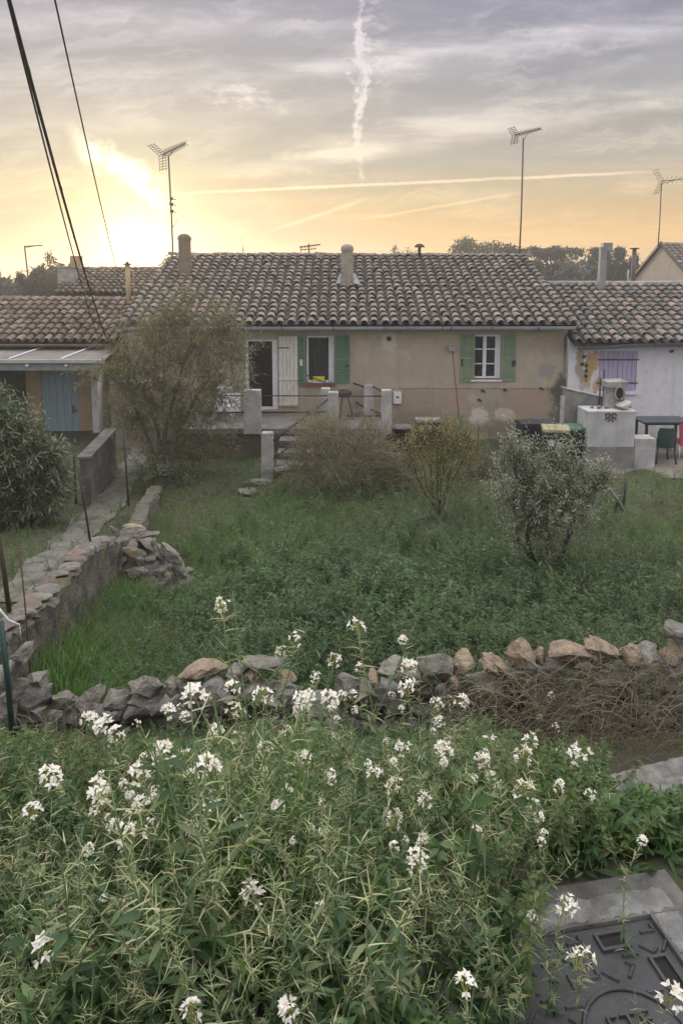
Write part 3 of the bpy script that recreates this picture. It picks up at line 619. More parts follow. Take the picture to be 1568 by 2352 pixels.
# ------------------------------------------------------------------ house with the blue door on the left
def left_house():
    h = empty('shed_house', (-9, 22, -3), 'low brown-tiled house with a blue door under a canopy at the left edge', 'house')
    y = 22.3; d = rc(97, 855, 181, 1004, y)
    ochre = plaster('ochre_render', (.40,.30,.19), (.34,.265,.17), None, [])
    m = MB(); holed_wall(m, -14, -6.95, -3.3, -.1, y, .2, [d]); m.bb(-7.2, -6.96, y+.01, 26, -3.3, -.1); m.build('wall', ochre, h)
    x0, x1, z0, z1 = d; s = MB(); nb = 5
    for i in range(nb): s.bb(x0+(x1-x0)*i/nb+.005, x0+(x1-x0)*(i+1)/nb-.005, y+.03, y+.07, z0, z1-.02)
    s.bb(x0, x1, y+.05, y+.072, z0, z1-.02); dr = s.build('door', blue, h)
    MB().box((x1-.17, y-.0, z0+.86), (.035,.03,.24)).box((x1-.09, y+.01, z0+.83), (.05,.03,.05)).build('door_handle', dark, dr)
    MB().bb(x0-.05, x1-.25, y-.02, y+.0, z1-.03, z1-.005).build('lintel_bar', dark, dr)
    MB().bb(*rc(0,845,62,1000,y)[:2], y-.02, y-.004, -3.2, -.9).bb(-14, at(0,900,y)[0]-.005, y-.02, y-.004, -3.2, -.9).build('boarding', surf('brown_boards', (.075,.065,.05), (.045,.04,.033), 5, .9, .3, stretch=(6,6,.3)), h)
    MB().bb(*rc(214,840,240,1010,22)[:2], 21.9, 22.28, -3.2, -.72).build('pillar', surf('white_pillar', (.60,.60,.63), (.50,.50,.53), 4, .8, .2), h)
    cov, ch = roof_tiles(-14, -6.75, 21.8, -.20, 25.3, .98, .275, .43, 31); rf = cov.build('roof', tileb, h); ch.build('channel_tiles', channel, rf)
    r = MB(); ridge_caps(r, -14, -6.7, 25.35, .95, .42, .13, np.random.default_rng(8)); r.build('ridge_tiles', tileb, rf)
    MB().prism([(-14,25.35,.94),(-6.6,25.35,.94),(-6.6,29,-.4),(-14,29,-.4)], (0,.02,-.1)).build('rear_slope', channel, rf)
    a = np.linspace(math.pi, 2*math.pi, 8); g = MB(); V = [(x, 21.72+.07*math.cos(q), -.27+.07*math.sin(q)) for x in (-14,-6.8) for q in a]
    g.add(V, [[i,i+1,9+i,8+i] for i in range(7)], 0, True); g.tube([(-14,21.65,-.27),(-6.8,21.65,-.27)], .013, 6); g.build('gutter', surf('brown_gutter', (.22,.19,.15), (.16,.14,.11), 5, .6, 0), h)
    # canopy
    f = at(240, 830, 20.3); zb = -.42; zf = f[2]; c = MB()
    c.prism([(-14,20.25,zf+.02),(f[0]+.02,20.25,zf+.02),(f[0]-.15,22.2,zb),(-14,22.2,zb)], (0,.002,.03)); co_ = c.build('canopy', surf('canopy_sheet', (.20,.185,.165), (.13,.12,.11), 2.5, .6, .1, c3=(.28,.26,.24)), h)
    for px in (20, 140):
        p = at(px, 828, 20.3); sl = (zb-zf-.02)/1.95; MB().prism([(p[0],20.3,zf+.06),(p[0]+.05,20.3,zf+.06),(p[0]+.30,22.15,zb+.045),(p[0]+.25,22.15,zb+.045)], (0,0,.03)).build('canopy_batten', white, co_)
    MB().bb(-14, f[0]+.04, 20.15, 20.24, zf-.03, zf+.06).build('canopy_edge', surf('pale_edge', (.45,.42,.38), (.36,.34,.31), 5, .6, 0), co_)
    MB().bb(-14, f[0]-.05, 20.27, 20.37, zf-.25, zf-.035).build('canopy_beam', surf('beam_paint', (.23,.27,.28), (.18,.21,.22), 4, .7, .1), co_)
    for px in (62, 152):
        p = at(px, 836, 20.2); MB().lathe((0,0,0), [(0,0),(.05,.0),(.05,.05),(.03,.09),(0,.1)], 10).xform(rotx(math.pi/2), (p[0],20.27,p[2]-.05)).build('canopy_light', white, co_)
    p0, p1 = at(243, 848, 20.6), at(255, 1090, 17.6)
    MB().tube([(p0[0]-.02,20.35,p0[2]+.05),(p0[0]+.02,20.2,p0[2]-.1),(p0[0]+.05,19.9,-1.2),(p0[0]+.06,19.9,-3.0)], .065, 8).build('downpipe', surf('beige_pipe', (.36,.33,.28), (.28,.26,.22), 3, .6, 0), h)
left_house()
def back_house():
    h = empty('rear_house', (-8.5, 29, -3), 'small tiled house behind the blue-door house with a white side wall', 'house')
    m = MB(); m.bb(-10.5, -6.4, 28.3, 28.5, -3.1, 1.1); m.bb(-10.5,-10.3,28.5,33,-3.1,1.1); m.build('wall', surf('whitewash', (.62,.62,.63), (.5,.5,.5), 2, .9, .3, c3=(.33,.31,.28)), h)
    cov, ch = roof_tiles(-10.75, -6.3, 27.95, 1.10, 30.9, 2.06, .25, .36, 41); rf = cov.build('roof', tileb, h); ch.build('channel_tiles', channel, rf)
    r = MB(); ridge_caps(r, -10.8, -6.2, 30.95, 2.04, .42, .13, np.random.default_rng(9)); r.build('ridge_tiles', tileb, rf)
    MB().prism([(-10.8,30.95,2.0),(-6.2,30.95,2.0),(-6.2,34,.9),(-10.8,34,.9)], (0,.02,-.1)).build('rear_slope', channel, rf)
    p = at(166, 615, 29.2); chimney(h, p[0]-.18, 29.2, 1.2, at(166,615,29.2)[2], .62, .5, concrete, cap=None)
    MB().bb(p[0]-.62, p[0]+.18, 28.9, 29.5, p[2]+.004, p[2]+.06).build('chimney_slab', concrete, h)
    q = at(176, 600, 31.5); MB().bb(q[0]-.20, q[0]+.20, 31.3, 31.7, 1.7, at(176,588,31.5)[2]).build('chimney', surf('warm_chimney', (.40,.27,.15), (.32,.22,.13), 4, .9, .3), h)
back_house()
def gable_house():
    h = empty('gable_house', (20, 40, -3), 'pale gabled house standing behind the right-hand tiled roof', 'house')
    X = 17.0; yn, yp, yf = 35.7, 39.7, 43.7; ze, zp = 1.45, 3.46
    m = MB(); m.prism([(X,yn,-3.2),(X,yf,-3.2),(X,yf,ze),(X,yp,zp),(X,yn,ze)], (.25,0,0)); m.bb(X+.26, 26, yn, yn+.2, -3.2, ze); m.build('wall', plaster('pale_render', (.46,.40,.34), (.40,.35,.30), None, [(3.0-3,5.2,.3,.8,(.25,.18,.14),.9,.5)]), h)
    cov, ch = roof_tiles(17.0, 26, yn-.25, ze-.05, yp, zp, .28, .36, 51); rf = cov.build('roof', tileg, h); ch.build('channel_tiles', channel, rf)
    r = MB(); ridge_caps(r, 16.9, 26, yp+.03, zp-.03, .42, .15, np.random.default_rng(10)); r.build('ridge_tiles', tileg, rf)
    MB().prism([(16.85,yp,zp),(26,yp,zp),(26,yf+.2,ze-.08),(16.85,yf+.2,ze-.08)], (0,.02,.09)).build('rear_slope', channel, rf)
    MB().box((16.88,(yp+yf)/2+.1,(zp+ze)/2+.02), (.12,4.75,.14), rotx(-math.atan2(zp-ze,yf-yp))).build('verge_board', dark, rf)
    MB().box((16.93,yp-2.0,(zp+ze)/2+.02), (.10,4.6,.10), rotx(math.atan2(zp-ze,yp-yn))).build('verge_tiles', tileg, rf)
gable_house()
# free-standing flues and posts seen among the roofs
def pipes():
    p = at(1456, 572, 27.5); q = at(1452, 645, 27.5)
    h = empty('metal_flue', (q[0], 27.5, .9), 'slim dark metal flue with a flat cap in front of the pines', 'flue')
    MB().tube([(q[0],27.5,.9),(p[0],27.5,p[2])], .075, 10).build('pipe', surf('flue_metal', (.16,.13,.12), (.10,.09,.085), 5, .6, 0), h); MB().lathe((p[0],27.5,p[2]), [(0,.0),(.17,.0),(.17,.035),(.0,.05)], 12).build('cap', dark, h)
    MB().tube([(q[0]-.22,27.4,.9),(q[0]-.22,27.4,p[2]-.75)], .03, 6).build('side_pipe', concrete_l, h)
    p = at(293, 608, 24.9); q = at(297, 700, 24.9)
    h = empty('roof_post', (q[0], 24.9, .6), 'weathered yellowish post rising beside the left brown roof', 'post')
    MB().tube([(q[0],24.9,.2),(p[0],24.9,p[2])], .085, 8).tube([(q[0]+.17,24.95,.2),(q[0]+.16,24.95,p[2]-.15)], .02, 5).build('pole', surf('old_wood', (.38,.29,.16), (.28,.21,.12), 4, .9, .2, stretch=(3,3,.3)), h)
    MB().box((p[0],24.9,p[2]+.02), (.22,.22,.05)).box((p[0],24.9,p[2]+.07), (.08,.08,.06)).build('cap', dark, h)
    p = at(963, 562, 26.6); z0 = 2.45
    h = empty('mushroom_vent', (p[0], 26.6, z0), 'dark mushroom-capped vent pipe on the main roof ridge', 'roof vent')
    MB().tube([(p[0],26.6,z0-.1),(p[0],26.6,p[2]-.06)], .055, 10).build('pipe', rust, h); MB().lathe((p[0],26.6,p[2]-.09), [(.19,0),(.17,.05),(.11,.10),(.04,.125),(0,.13)], 14).build('cap', rust, h)
pipes()
# ------------------------------------------------------------------ aerials and overhead cables
def aerial(label, base, top, boomA, boomB, nel, elen, refl=None, lean=None, second=None, group='television aerials on the roofs'):
    """mast base->top; boom between two points; cross elements; mesh reflector behind the first point"""
    base, top, A, B = map(np.array, (base, top, boomA, boomB)); r = empty('tv_aerial', base, label, 'aerial', group)
    MB().tube([base, (base*2+top)/3+np.array([.015,0,0]), top], .032, 6).build('mast', galv, r)
    m = MB(); m.tube([A, B], .022, 5); d = unit(B-A); e1 = unit(np.cross(d, [0,0,1.])); e2 = np.cross(e1, d)
    mid = (A+B)/2
    for i in range(nel):
        t = (i+.7)/nel; p = A+(B-A)*t; l = elen*(1-.35*t)
        v = unit(e1+e2*.55); v2 = unit(e1-e2*.55)
        m.tube([p-v*l/2, p+v*l/2], .010, 4); m.tube([p-v2*l/2, p+v2*l/2], .010, 4)
    m.tube([top, top*.7+mid*.3-np.array([0,0,.05]), mid], .014, 4); m.build('boom', dark, r)
    if second is not None:
        A2, B2 = map(np.array, second); m = MB(); m.tube([A2, B2], .015, 5)
        for i in range(5):
            p = A2+(B2-A2)*(i+.5)/5; m.tube([p-np.array([0,.16,.06]), p+np.array([0,.16,.06])], .009, 4)
        m.tube([A2-np.array([0,0,.2]), A2+np.array([0,0,.16])], .013, 5); m.build('lower_boom', dark, r)
    if refl:
        w, h_, sp = refl; rf = MB(); o = A-d*.03
        for s in (-1, 1):
            u = unit(e2*s*.9-d*.45)
            for i in range(sp):
                q = o+u*h_*(i+.3)/sp; rf.tube([q-e1*w/2, q+e1*w/2], .011, 4)
            for x in (-1, 0, 1): rf.tube([o+e1*x*w/2, o+e1*x*w/2+u*h_], .009, 4)
        rf.build('reflector', dark, r)
    return r
def aerials():
    Y = 26.9
    a = aerial('tallest aerial, silhouetted against the glow on the left end of the main roof', at(397,578,Y), at(387,358,Y), at(376,356,Y)-[0,.1,0], at(420,323,Y)+[0,.5,0], 12, .55, (.5,.55,6))
    for px, py, s in ((391,456,.10),(391,469,.13),(392,485,.12)):
        p = at(px, py, Y); MB().box((p[0]+.05,Y-.03,p[2]), (s,.08,.10), roty(.3)).tube([(p[0],Y,p[2]),(p[0]+.22,Y,p[2]-.05)], .012, 4).build('amplifier', dark, a)
    p = at(398,490,Y); q = at(398,525,Y); MB().tube([(p[0],Y,p[2]),(p[0]+.13,Y,(p[2]+q[2])/2),(q[0]-.05,Y,q[2])], .012, 4).build('coax_loop', dark, a)
    Y = 26.9
    aerial('tall slim aerial on the right end of the main roof', at(1192,585,Y), at(1201,318,Y), at(1183,311,Y)-[0,.1,0], at(1248,290,Y)+[0,.4,0], 9, .40, (.35,.34,5))
    Y = 39.9
    aerial('aerial on the peak of the pale gabled house, cut by the right edge', at(1510,565,Y), at(1518,420,Y), at(1519,416,Y), at(1582,410,Y), 6, .8, (.6,.75,5))
    Y = 32
    aerial('small aerial on a thin mast near the left trees', at(68,672,Y), at(57,566,Y), at(56,566,Y), at(92,563,Y)+[0,.3,0], 8, .18, None)
    Y = 29
    aerial('low double aerial peeping over the middle of the main roof ridge', at(709,596,Y), at(709,560,Y), at(688,568,Y), at(735,561,Y)+[0,.2,0], 7, .2, None, second=(at(690,574,Y), at(727,571,Y)))
aerials()
def cables():
    cm = surf('black_cable', (.02,.02,.022), (.03,.03,.03), 10, .6, 0)
    for lab, a, b, Y0, Y1, r, sag in (('thinner of the two power cables at upper left, on the outside', (9,-40), (236,800), 5.2, 21.6, .009, .28), ('thickest power cable running down to the brown-tiled roof', (11,-40), (262,815), 4.6, 21.7, .013, .30), ('single thin cable apart from the others, right of the pair', (118,-40), (290,690), 6.0, 24.8, .008, .25)):
        A, B = at(*a, Y0), at(*b, Y1); t = np.linspace(0, 1, 60)[:,None]; P = A+(B-A)*t; P[:,2] -= (sag*4*t*(1-t))[:,0]
        m = MB().tube(P, r, 7)
        if r > .012:
            ph = t[:,0]*260; m.tube(P+np.stack([np.cos(ph)*.010, 0*ph, np.sin(ph)*.010], 1), .007, 5)
        tag(m.build('power_cable', cm, None, A), lab, 'cable', 'overhead cables')
cables()
# ------------------------------------------------------------------ terrace with posts and rails
def terrace():
    zt = -2.17; x0 = at(405,985,18.7)[0]; x1 = at(905,985,18.7)[0]
    t = empty('terrace', ((x0+x1)/2, 19.8, -3), 'raised grey concrete terrace in front of the house door', 'terrace')
    MB().bb(x0, x1, 18.65, HY-.004, zt-.14, zt).build('slab', surf('terrace_slab', (.22,.21,.195), (.14,.135,.12), 3, .95, .6, c3=(.08,.08,.068)), t)
    MB().bb(x0+.03, x1-.03, 18.72, 18.95, -3.1, zt-.142).build('retaining_wall', surf('terrace_wall', (.15,.125,.095), (.095,.085,.065), 3, .95, .6, c3=(.06,.065,.045)), t)
    xa, xb = at(632,1060,17)[0], at(725,1060,17)[0]
    for i, (y, z) in enumerate(((17.1,-2.72),(17.6,-2.55),(18.1,-2.36))): MB().bb(xa, xb, y, y+.52, z-.10, z).bb(xa+.03, xb-.03, y+.06, y+.5, -3.05, z-.102).build('step', concrete_d, t)
    MB().bb(at(405,950,HY)[0], at(560,950,HY)[0], HY-.45, HY-.006, zt+.003, zt+.02).build('door_mat', concrete_d, t)
    r = empty('terrace_railing', (at(580,985,18.8)[0], 18.8, zt), 'squat concrete posts joined by thin dark rails round the terrace', 'railing')
    rng = np.random.default_rng(2)
    def post(xc, pyt, pyb, w, Y, zb=None, dp=None):
        top = at(xc, pyt, Y); bot = at(xc, pyb, Y); w = w*mpp(pyb, Y); zb = bot[2] if zb is None else zb
        m = MB().box((top[0], Y, (top[2]+zb)/2), (w, dp or w, top[2]-zb), taper=(.93,.93)).box((top[0], Y, top[2]+.012), (w*.96,(dp or w)*.96,.024), taper=(.9,.9))
        m.build('post', concrete_l, r); return top[0], top[2]
    post(580, 897, 1000, 40, 18.75, -2.30, .26); post(748, 893, 985, 22, 19.3, zt+.002); post(765, 902, 1002, 25, 18.75, -2.30); post(846, 885, 975, 22, 20.5, zt+.002); post(887, 897, 1000, 24, 18.75, -2.30)
    post(614, 995, 1098, 27, 16.9, -3.0)
    def rail(a, b, Y0, Y1, r_=.018, nm='rail'): MB().tube([at(*a, Y0), at(*b, Y1)], r_, 6).build(nm, dark, r)
    rail((480,909),(562,909),18.75,18.75); rail((600,909),(752,909),18.75,18.75); rail((480,948),(562,947),18.75,18.75,.026); rail((600,947),(752,946),18.75,18.75,.026)
    rail((778,910),(876,910),18.75,18.75); rail((790,955),(876,955),18.75,18.75,.024); rail((856,888),(880,901),20.4,18.85,.022); rail((852,940),(878,953),20.4,18.85,.024); rail((812,880),(838,890),21,20.5,.022); rail((818,925),(836,935),20.9,20.5,.03)
    rail((627,1012),(752,918),16.9,18.7,.026,'handrail'); rail((627,1054),(752,960),16.9,18.7,.022,'handrail')
    rail((704,862),(762,885),20.6,20.6,.018,'clothes_bar')
    # things on terrace and sill
    s = empty('plastic_chair', (at(515,965,19.6)[0], 19.6, zt), 'white plastic garden chair on the terrace half hidden by the tree', 'chair'); x = at(515,965,19.6)[0]
    MB().box((x, 19.6, zt+.43), (.46,.44,.04)).build('seat', white, s); MB().box((x, 19.85, zt+.68), (.46,.04,.46), rotx(-.15)).build('backrest', white, s)
    for sx in (-1,1):
        for sy in (-1,1): MB().tube([(x+sx*.20,19.6+sy*.19,zt+.41),(x+sx*.24,19.6+sy*.23,zt+.002)], .018, 6).build('leg', white, s)
    Y = HY-.02; p = at(732, 871, Y)
    b = empty('yellow_box', (p[0], Y-.05, p[2]-.10), 'bright yellow sponge box with a pale rim on the red window sill', 'box')
    MB().box((p[0],Y-.03,p[2]+.01), (.33,.12,.15)).build('lid', surf('yellow_plastic', (.62,.50,.06), (.55,.44,.05), 9, .5, 0), b); MB().box((p[0]-.01,Y-.03,p[2]-.083), (.36,.13,.032)).build('tray', surf('aqua_plastic', (.5,.60,.62), (.45,.55,.58), 9, .5, 0), b)
    for px, c, lab in ((714, (.60,.62,.63), 'white crumpled bag left of the yellow box on the sill'), (752, (.45,.55,.50), 'pale green bottle lying right of the yellow box on the sill')):
        q = at(px, 873, Y); V, Fc = rock(rng, (.16,.10,.12), c=(q[0],Y-.04,q[2]-.035), sub=2); tag(MB().add(V, Fc, 0, True).build('sill_bag' if px < 730 else 'sill_bottle', surf('sill_%d' % px, c, None, 9, .5, 0), None, q), lab, 'bag' if px < 730 else 'bottle')
    p = at(790, 905, 20.0); k = empty('kettle_grill', (p[0], 20.0, zt), 'dark round grill on thin legs behind the terrace rail', 'grill')
    MB().lathe((p[0],20,p[2]-.10), [(0,0),(.14,.02),(.22,.10),(.21,.16),(.12,.22),(0,.24)], 14).build('bowl', dark, k)
    for q in range(3): MB().tube([(p[0]+.1*math.cos(q*2.1),20+.1*math.sin(q*2.1),p[2]-.08),(p[0]+.26*math.cos(q*2.1),20+.26*math.sin(q*2.1),zt)], .014, 5).build('leg', dark, k)
    # stepping stones in the grass before the steps
    for px, py, Y_, w, lab in ((590,1105,16.3,.75,'flat grey stepping slab nearest the short post'),(572,1126,15.3,.55,'flat grey stepping slab in the grass, further from the short post'),(645,1070,16.9,.4,'tilted pale slab beside the steps')):
        q = at(px, py, Y_); V, Fc = rock(rng, (w,.5,.12), c=(q[0],Y_,float(ground(q[0],Y_))+.07 if py > 1100 else -2.75), sub=2)
        tag(MB().add(V, Fc).build('stepping_slab', concrete_d, None, (q[0],Y_,-2.9)), lab, 'slab')
terrace()
# ------------------------------------------------------------------ barbecue, bins and patio things
def barbecue():
    Y = 17.5; x0, x1, zb, zt = rc(1347, 945, 1456, 1072, Y); zb = -2.96
    b = empty('masonry_barbecue', ((x0+x1)/2, Y, zb), 'whitewashed masonry barbecue with a stub flue and curly iron ornament', 'barbecue')
    ww = surf('worn_whitewash', (.50,.50,.50), (.36,.36,.37), 2.3, .9, .5, c3=(.22,.22,.215), stretch=(1,1,.6)); wd = surf('grey_masonry', (.27,.265,.255), (.17,.17,.165), 2.2, .95, .6, c3=(.10,.10,.095))
    zm = at(1400, 1026, Y)[2]
    MB().bb(x0, x1, Y, Y+.8, zm+.002, zt).bb(x0-.01, x1+.015, Y-.012, Y+.81, zt-.05, zt+.004).build('block', ww, b)
    MB().bb(x0-.02, at(1456,1050,Y)[0], Y-.03, Y+.85, zb, zm).build('plinth', wd, b)
    xs = at(1502, 1050, Y)[0]; zs = at(1480, 1030, Y)[2]; MB().bb(x1+.02, xs, Y-.02, Y+.6, zb, zs).build('side_plinth', ww, b)
    MB().bb(x1+.02, xs+.02, Y+.0, Y+.5, zs+.002, at(1480,1008,Y)[2]).build('shelf', concrete_l, b)
    # flue: stub with flared head and oval hole facing us
    p = at(1408, 920, 18.1); zf, zh, zc = at(1408,945,18.1)[2], at(1408,888,18.1)[2], at(1408,872,18.1)[2]; f = MB()
    prof = [(zt,.30,.26),(zf+.02,.28,.24),(zf+.12,.20,.19),(zh,.19,.18),(zh+.005,.255,.23),(zc-.03,.255,.23),(zc,.20,.19)]
    V = [(p[0]+sx*a, 18.1+sy*c, z) for z, a, c in prof for sx, sy in ((-1,-1),(1,-1),(1,1),(-1,1))]
    for i in range(len(prof)-1): pass
    n = len(prof); f.add(V, [[i*4+j, i*4+(j+1)%4, i*4+4+(j+1)%4, i*4+4+j] for i in range(n-1) for j in range(4)]+[[4*n-4,4*n-3,4*n-2,4*n-1]])
    fo = f.build('flue', concrete, b); zq = at(1413, 902, 17.9)[2]; a = np.linspace(0, 2*math.pi, 21)[:-1]
    MB().prism([(p[0]+.06+.10*math.cos(q), 18.1-.212, zq-.01+.15*math.sin(q)) for q in a], (0,.012,0)).build('flue_opening', voidm, fo)
    MB().tube([(p[0]+.06+.115*math.cos(q), 18.1-.21, zq-.01+.165*math.sin(q)) for q in np.append(a, a[0])], .03, 6, caps=False).build('flue_rim', concrete, fo)
    # iron bars by the flue
    for px, t in ((1378,868),(1387,848),(1391,880)):
        u = at(px, t, 18.3); MB().tube([(u[0],18.3,zt-.1),(u[0],18.3,u[2])], .018, 6).build('iron_bar', rust, b)
    q = at(1401, 958, Y); o = MB()
    for s in (-1, 1):
        for cz, rr in ((.045,.055),(-.05,.05)):
            an = np.linspace(-.4, 4.6, 14); o.tube([(q[0]+s*.075+s*rr*math.cos(t)*.9, Y-.03, q[2]+cz+rr*math.sin(t)) for t in an], .014, 5)
    o.build('iron_ornament', rust, b)
    # sloping side wall behind
    w0 = at(1297, 893, 18.4); w1 = at(1400, 918, 18.4)
    g = empty('side_wall', (w0[0], 18.4, -3), 'grey rendered wall stub with a sloping top between the bins and the barbecue', 'wall')
    MB().prism([(w0[0],18.4,-3.05),(at(1400,1000,18.4)[0],18.4,-3.05),(w1[0],18.4,w1[2]),(w0[0],18.4,w0[2])], (0,.24,0)).build('body', wd, g)
    MB().prism([(w0[0]-.03,18.37,w0[2]+.004),(w1[0]+.03,18.37,w1[2]+.004),(w1[0]+.03,18.37,w1[2]+.03),(w0[0]-.03,18.37,w0[2]+.03)], (0,.30,0)).build('coping', concrete, g)
    MB().bb(w0[0]-.05, w0[0]-.004, 18.36, 18.6, -3.0, w0[2]-.2).build('pale_edge', concrete_l, g)
    # bag and rubble on the barbecue
    rng = np.random.default_rng(4); q = at(1430, 936, 17.75)
    V, Fc = rock(rng, (.46,.34,.16), roty(-.28) @ rotz(.3), (q[0]-.02,17.75,zt+.10), 3, 5, .05); m = MB().add(V, Fc, 0, True)
    tag(m.build('cement_bag', surf('paper_bag', (.50,.49,.46), (.36,.35,.33), 3, .8, .5, stretch=(6,1,6)), None, (q[0],17.75,zt)), 'slumped pale paper bag lying on top of the barbecue', 'bag')
    for i, (px, w) in enumerate(((1375,.16),(1393,.13),(1362,.12),(1450,.12))):
        q = at(px, 940, 17.8); V, Fc = rock(rng, (w,w*.8,w*.6), c=(q[0],17.8+.05*i,zt+.004+w*.3)); tag(MB().add(V, Fc).build('loose_stone', concrete_d, None, (q[0],17.8,zt)), 'dark loose stone on top of the barbecue block', 'stone', 'loose stones on the barbecue')
barbecue()
def bins():
    body = surf('black_bin_plastic', (.022,.023,.026), (.03,.03,.033), 3, .5, .05, spec=.4)
    def bin_(px, pyt, Y, w, lid, label, rot=0., hgt=1.06, sheet=False):
        p = at(px, pyt, Y); x = p[0]; zb = float(ground(x, Y)); r = empty('wheelie_bin', (x, Y, zb), label, 'bin', 'wheelie bins by the house wall'); R = rotz(rot); d = w*1.15; hh = p[2]-zb-.10; O = np.array([x, Y, zb])
        def put(m): return m.xform(R, O)
        m = MB(); m.box((0,0,hh/2+.03), (w*.80,d*.78,hh-.06), taper=(1.22,1.2)); m.box((0,0,hh-.02), (w*1.02,d*.98,.06)); put(m).build('body', body, r)
        l = MB(); n = 5
        for i in range(n):
            y0, y1 = -d*.54+d*1.08*i/n, -d*.54+d*1.08*(i+1)/n; z0, z1 = [hh+.03+.075*math.sin(math.pi*(.18+.62*q/n)) for q in (i, i+1)]
            a = w*.53; l.add([(-a,y0,z0),(a,y0,z0),(a,y1,z1),(-a,y1,z1),(-a,y0,hh+.012),(a,y0,hh+.012),(a,y1,hh+.012),(-a,y1,hh+.012)], [[0,1,2,3],[7,6,5,4],[4,5,1,0],[6,7,3,2],[4,0,3,7],[1,5,6,2]])
        put(l).build('lid', surf('lid_%d' % px, lid, tuple(q*.85 for q in lid), 4, .55, .05), r)
        for s in (-1, 1):
            c = MB().lathe((0,0,0), [(0,-.025),(.09,-.025),(.10,-.01),(.10,.01),(.09,.025),(0,.025)], 14).xform(roty(math.pi/2), (s*w*.42, d*.40, .10)); put(c).build('wheel', dark, r)
        put(MB().tube([(-w*.4,d*.62,hh-.01),(w*.4,d*.62,hh-.01)], .02, 6).tube([(-w*.4,d*.45,hh-.02),(-w*.4,d*.62,hh-.01)], .02, 5).tube([(w*.4,d*.45,hh-.02),(w*.4,d*.62,hh-.01)], .02, 5)).build('handle', dark, r)
        if sheet: put(MB().box((-w*.16,-d*.462,hh-.26), (.15,.004,.14), roty(.06) @ rotx(-.06))).build('paper_sheet', white, r)
    bin_(1274, 978, 17.35, .58, (.34,.285,.16), 'black wheelie bin with a dull yellow lid and a white sheet on its front', -.18, sheet=True)
    bin_(1309, 975, 17.95, .56, (.085,.17,.12), 'black wheelie bin with a green lid right of the yellow-lidded one', .1)
    bin_(1212, 966, 18.9, .50, (.04,.045,.045), 'dark-lidded wheelie bin standing furthest left by the wall', .05)
    bin_(1238, 965, 19.3, .46, (.045,.085,.08), 'wheelie bin with a dark teal lid behind the yellow-lidded one', -.1)
    p = at(923, 1000, 18.6); zb = float(ground(p[0], 18.6)); r = empty('dark_tub', (p[0],18.6,zb), 'black plastic tub with a pale lid behind the leafy shrub', 'tub')
    MB().lathe((p[0],18.6,zb), [(0,.0),(.20,.0),(.25,.75),(.27,.76),(.26,.80)], 16).build('body', body, r); MB().lathe((p[0],18.6,zb+.80), [(.28,-.02),(.28,.02),(.1,.06),(0,.07)], 16).build('lid', concrete_d, r)
    p = at(985, 985, 19.4); zb = float(ground(p[0], 19.4)); r = empty('utility_box', (p[0],19.4,zb), 'grey metal box with a pale front on the ground below the tan wall', 'box')
    MB().bb(p[0]-.34, p[0]+.30, 19.3, 19.7, zb, zb+.78).build('case', dark, r); MB().bb(p[0]-.37, p[0]+.33, 19.26, 19.74, zb+.784, zb+.84).build('top', concrete, r); MB().bb(p[0]-.26, p[0]+.05, 19.28, 19.298, zb+.5, zb+.70).build('panel', concrete_l, r)
bins()
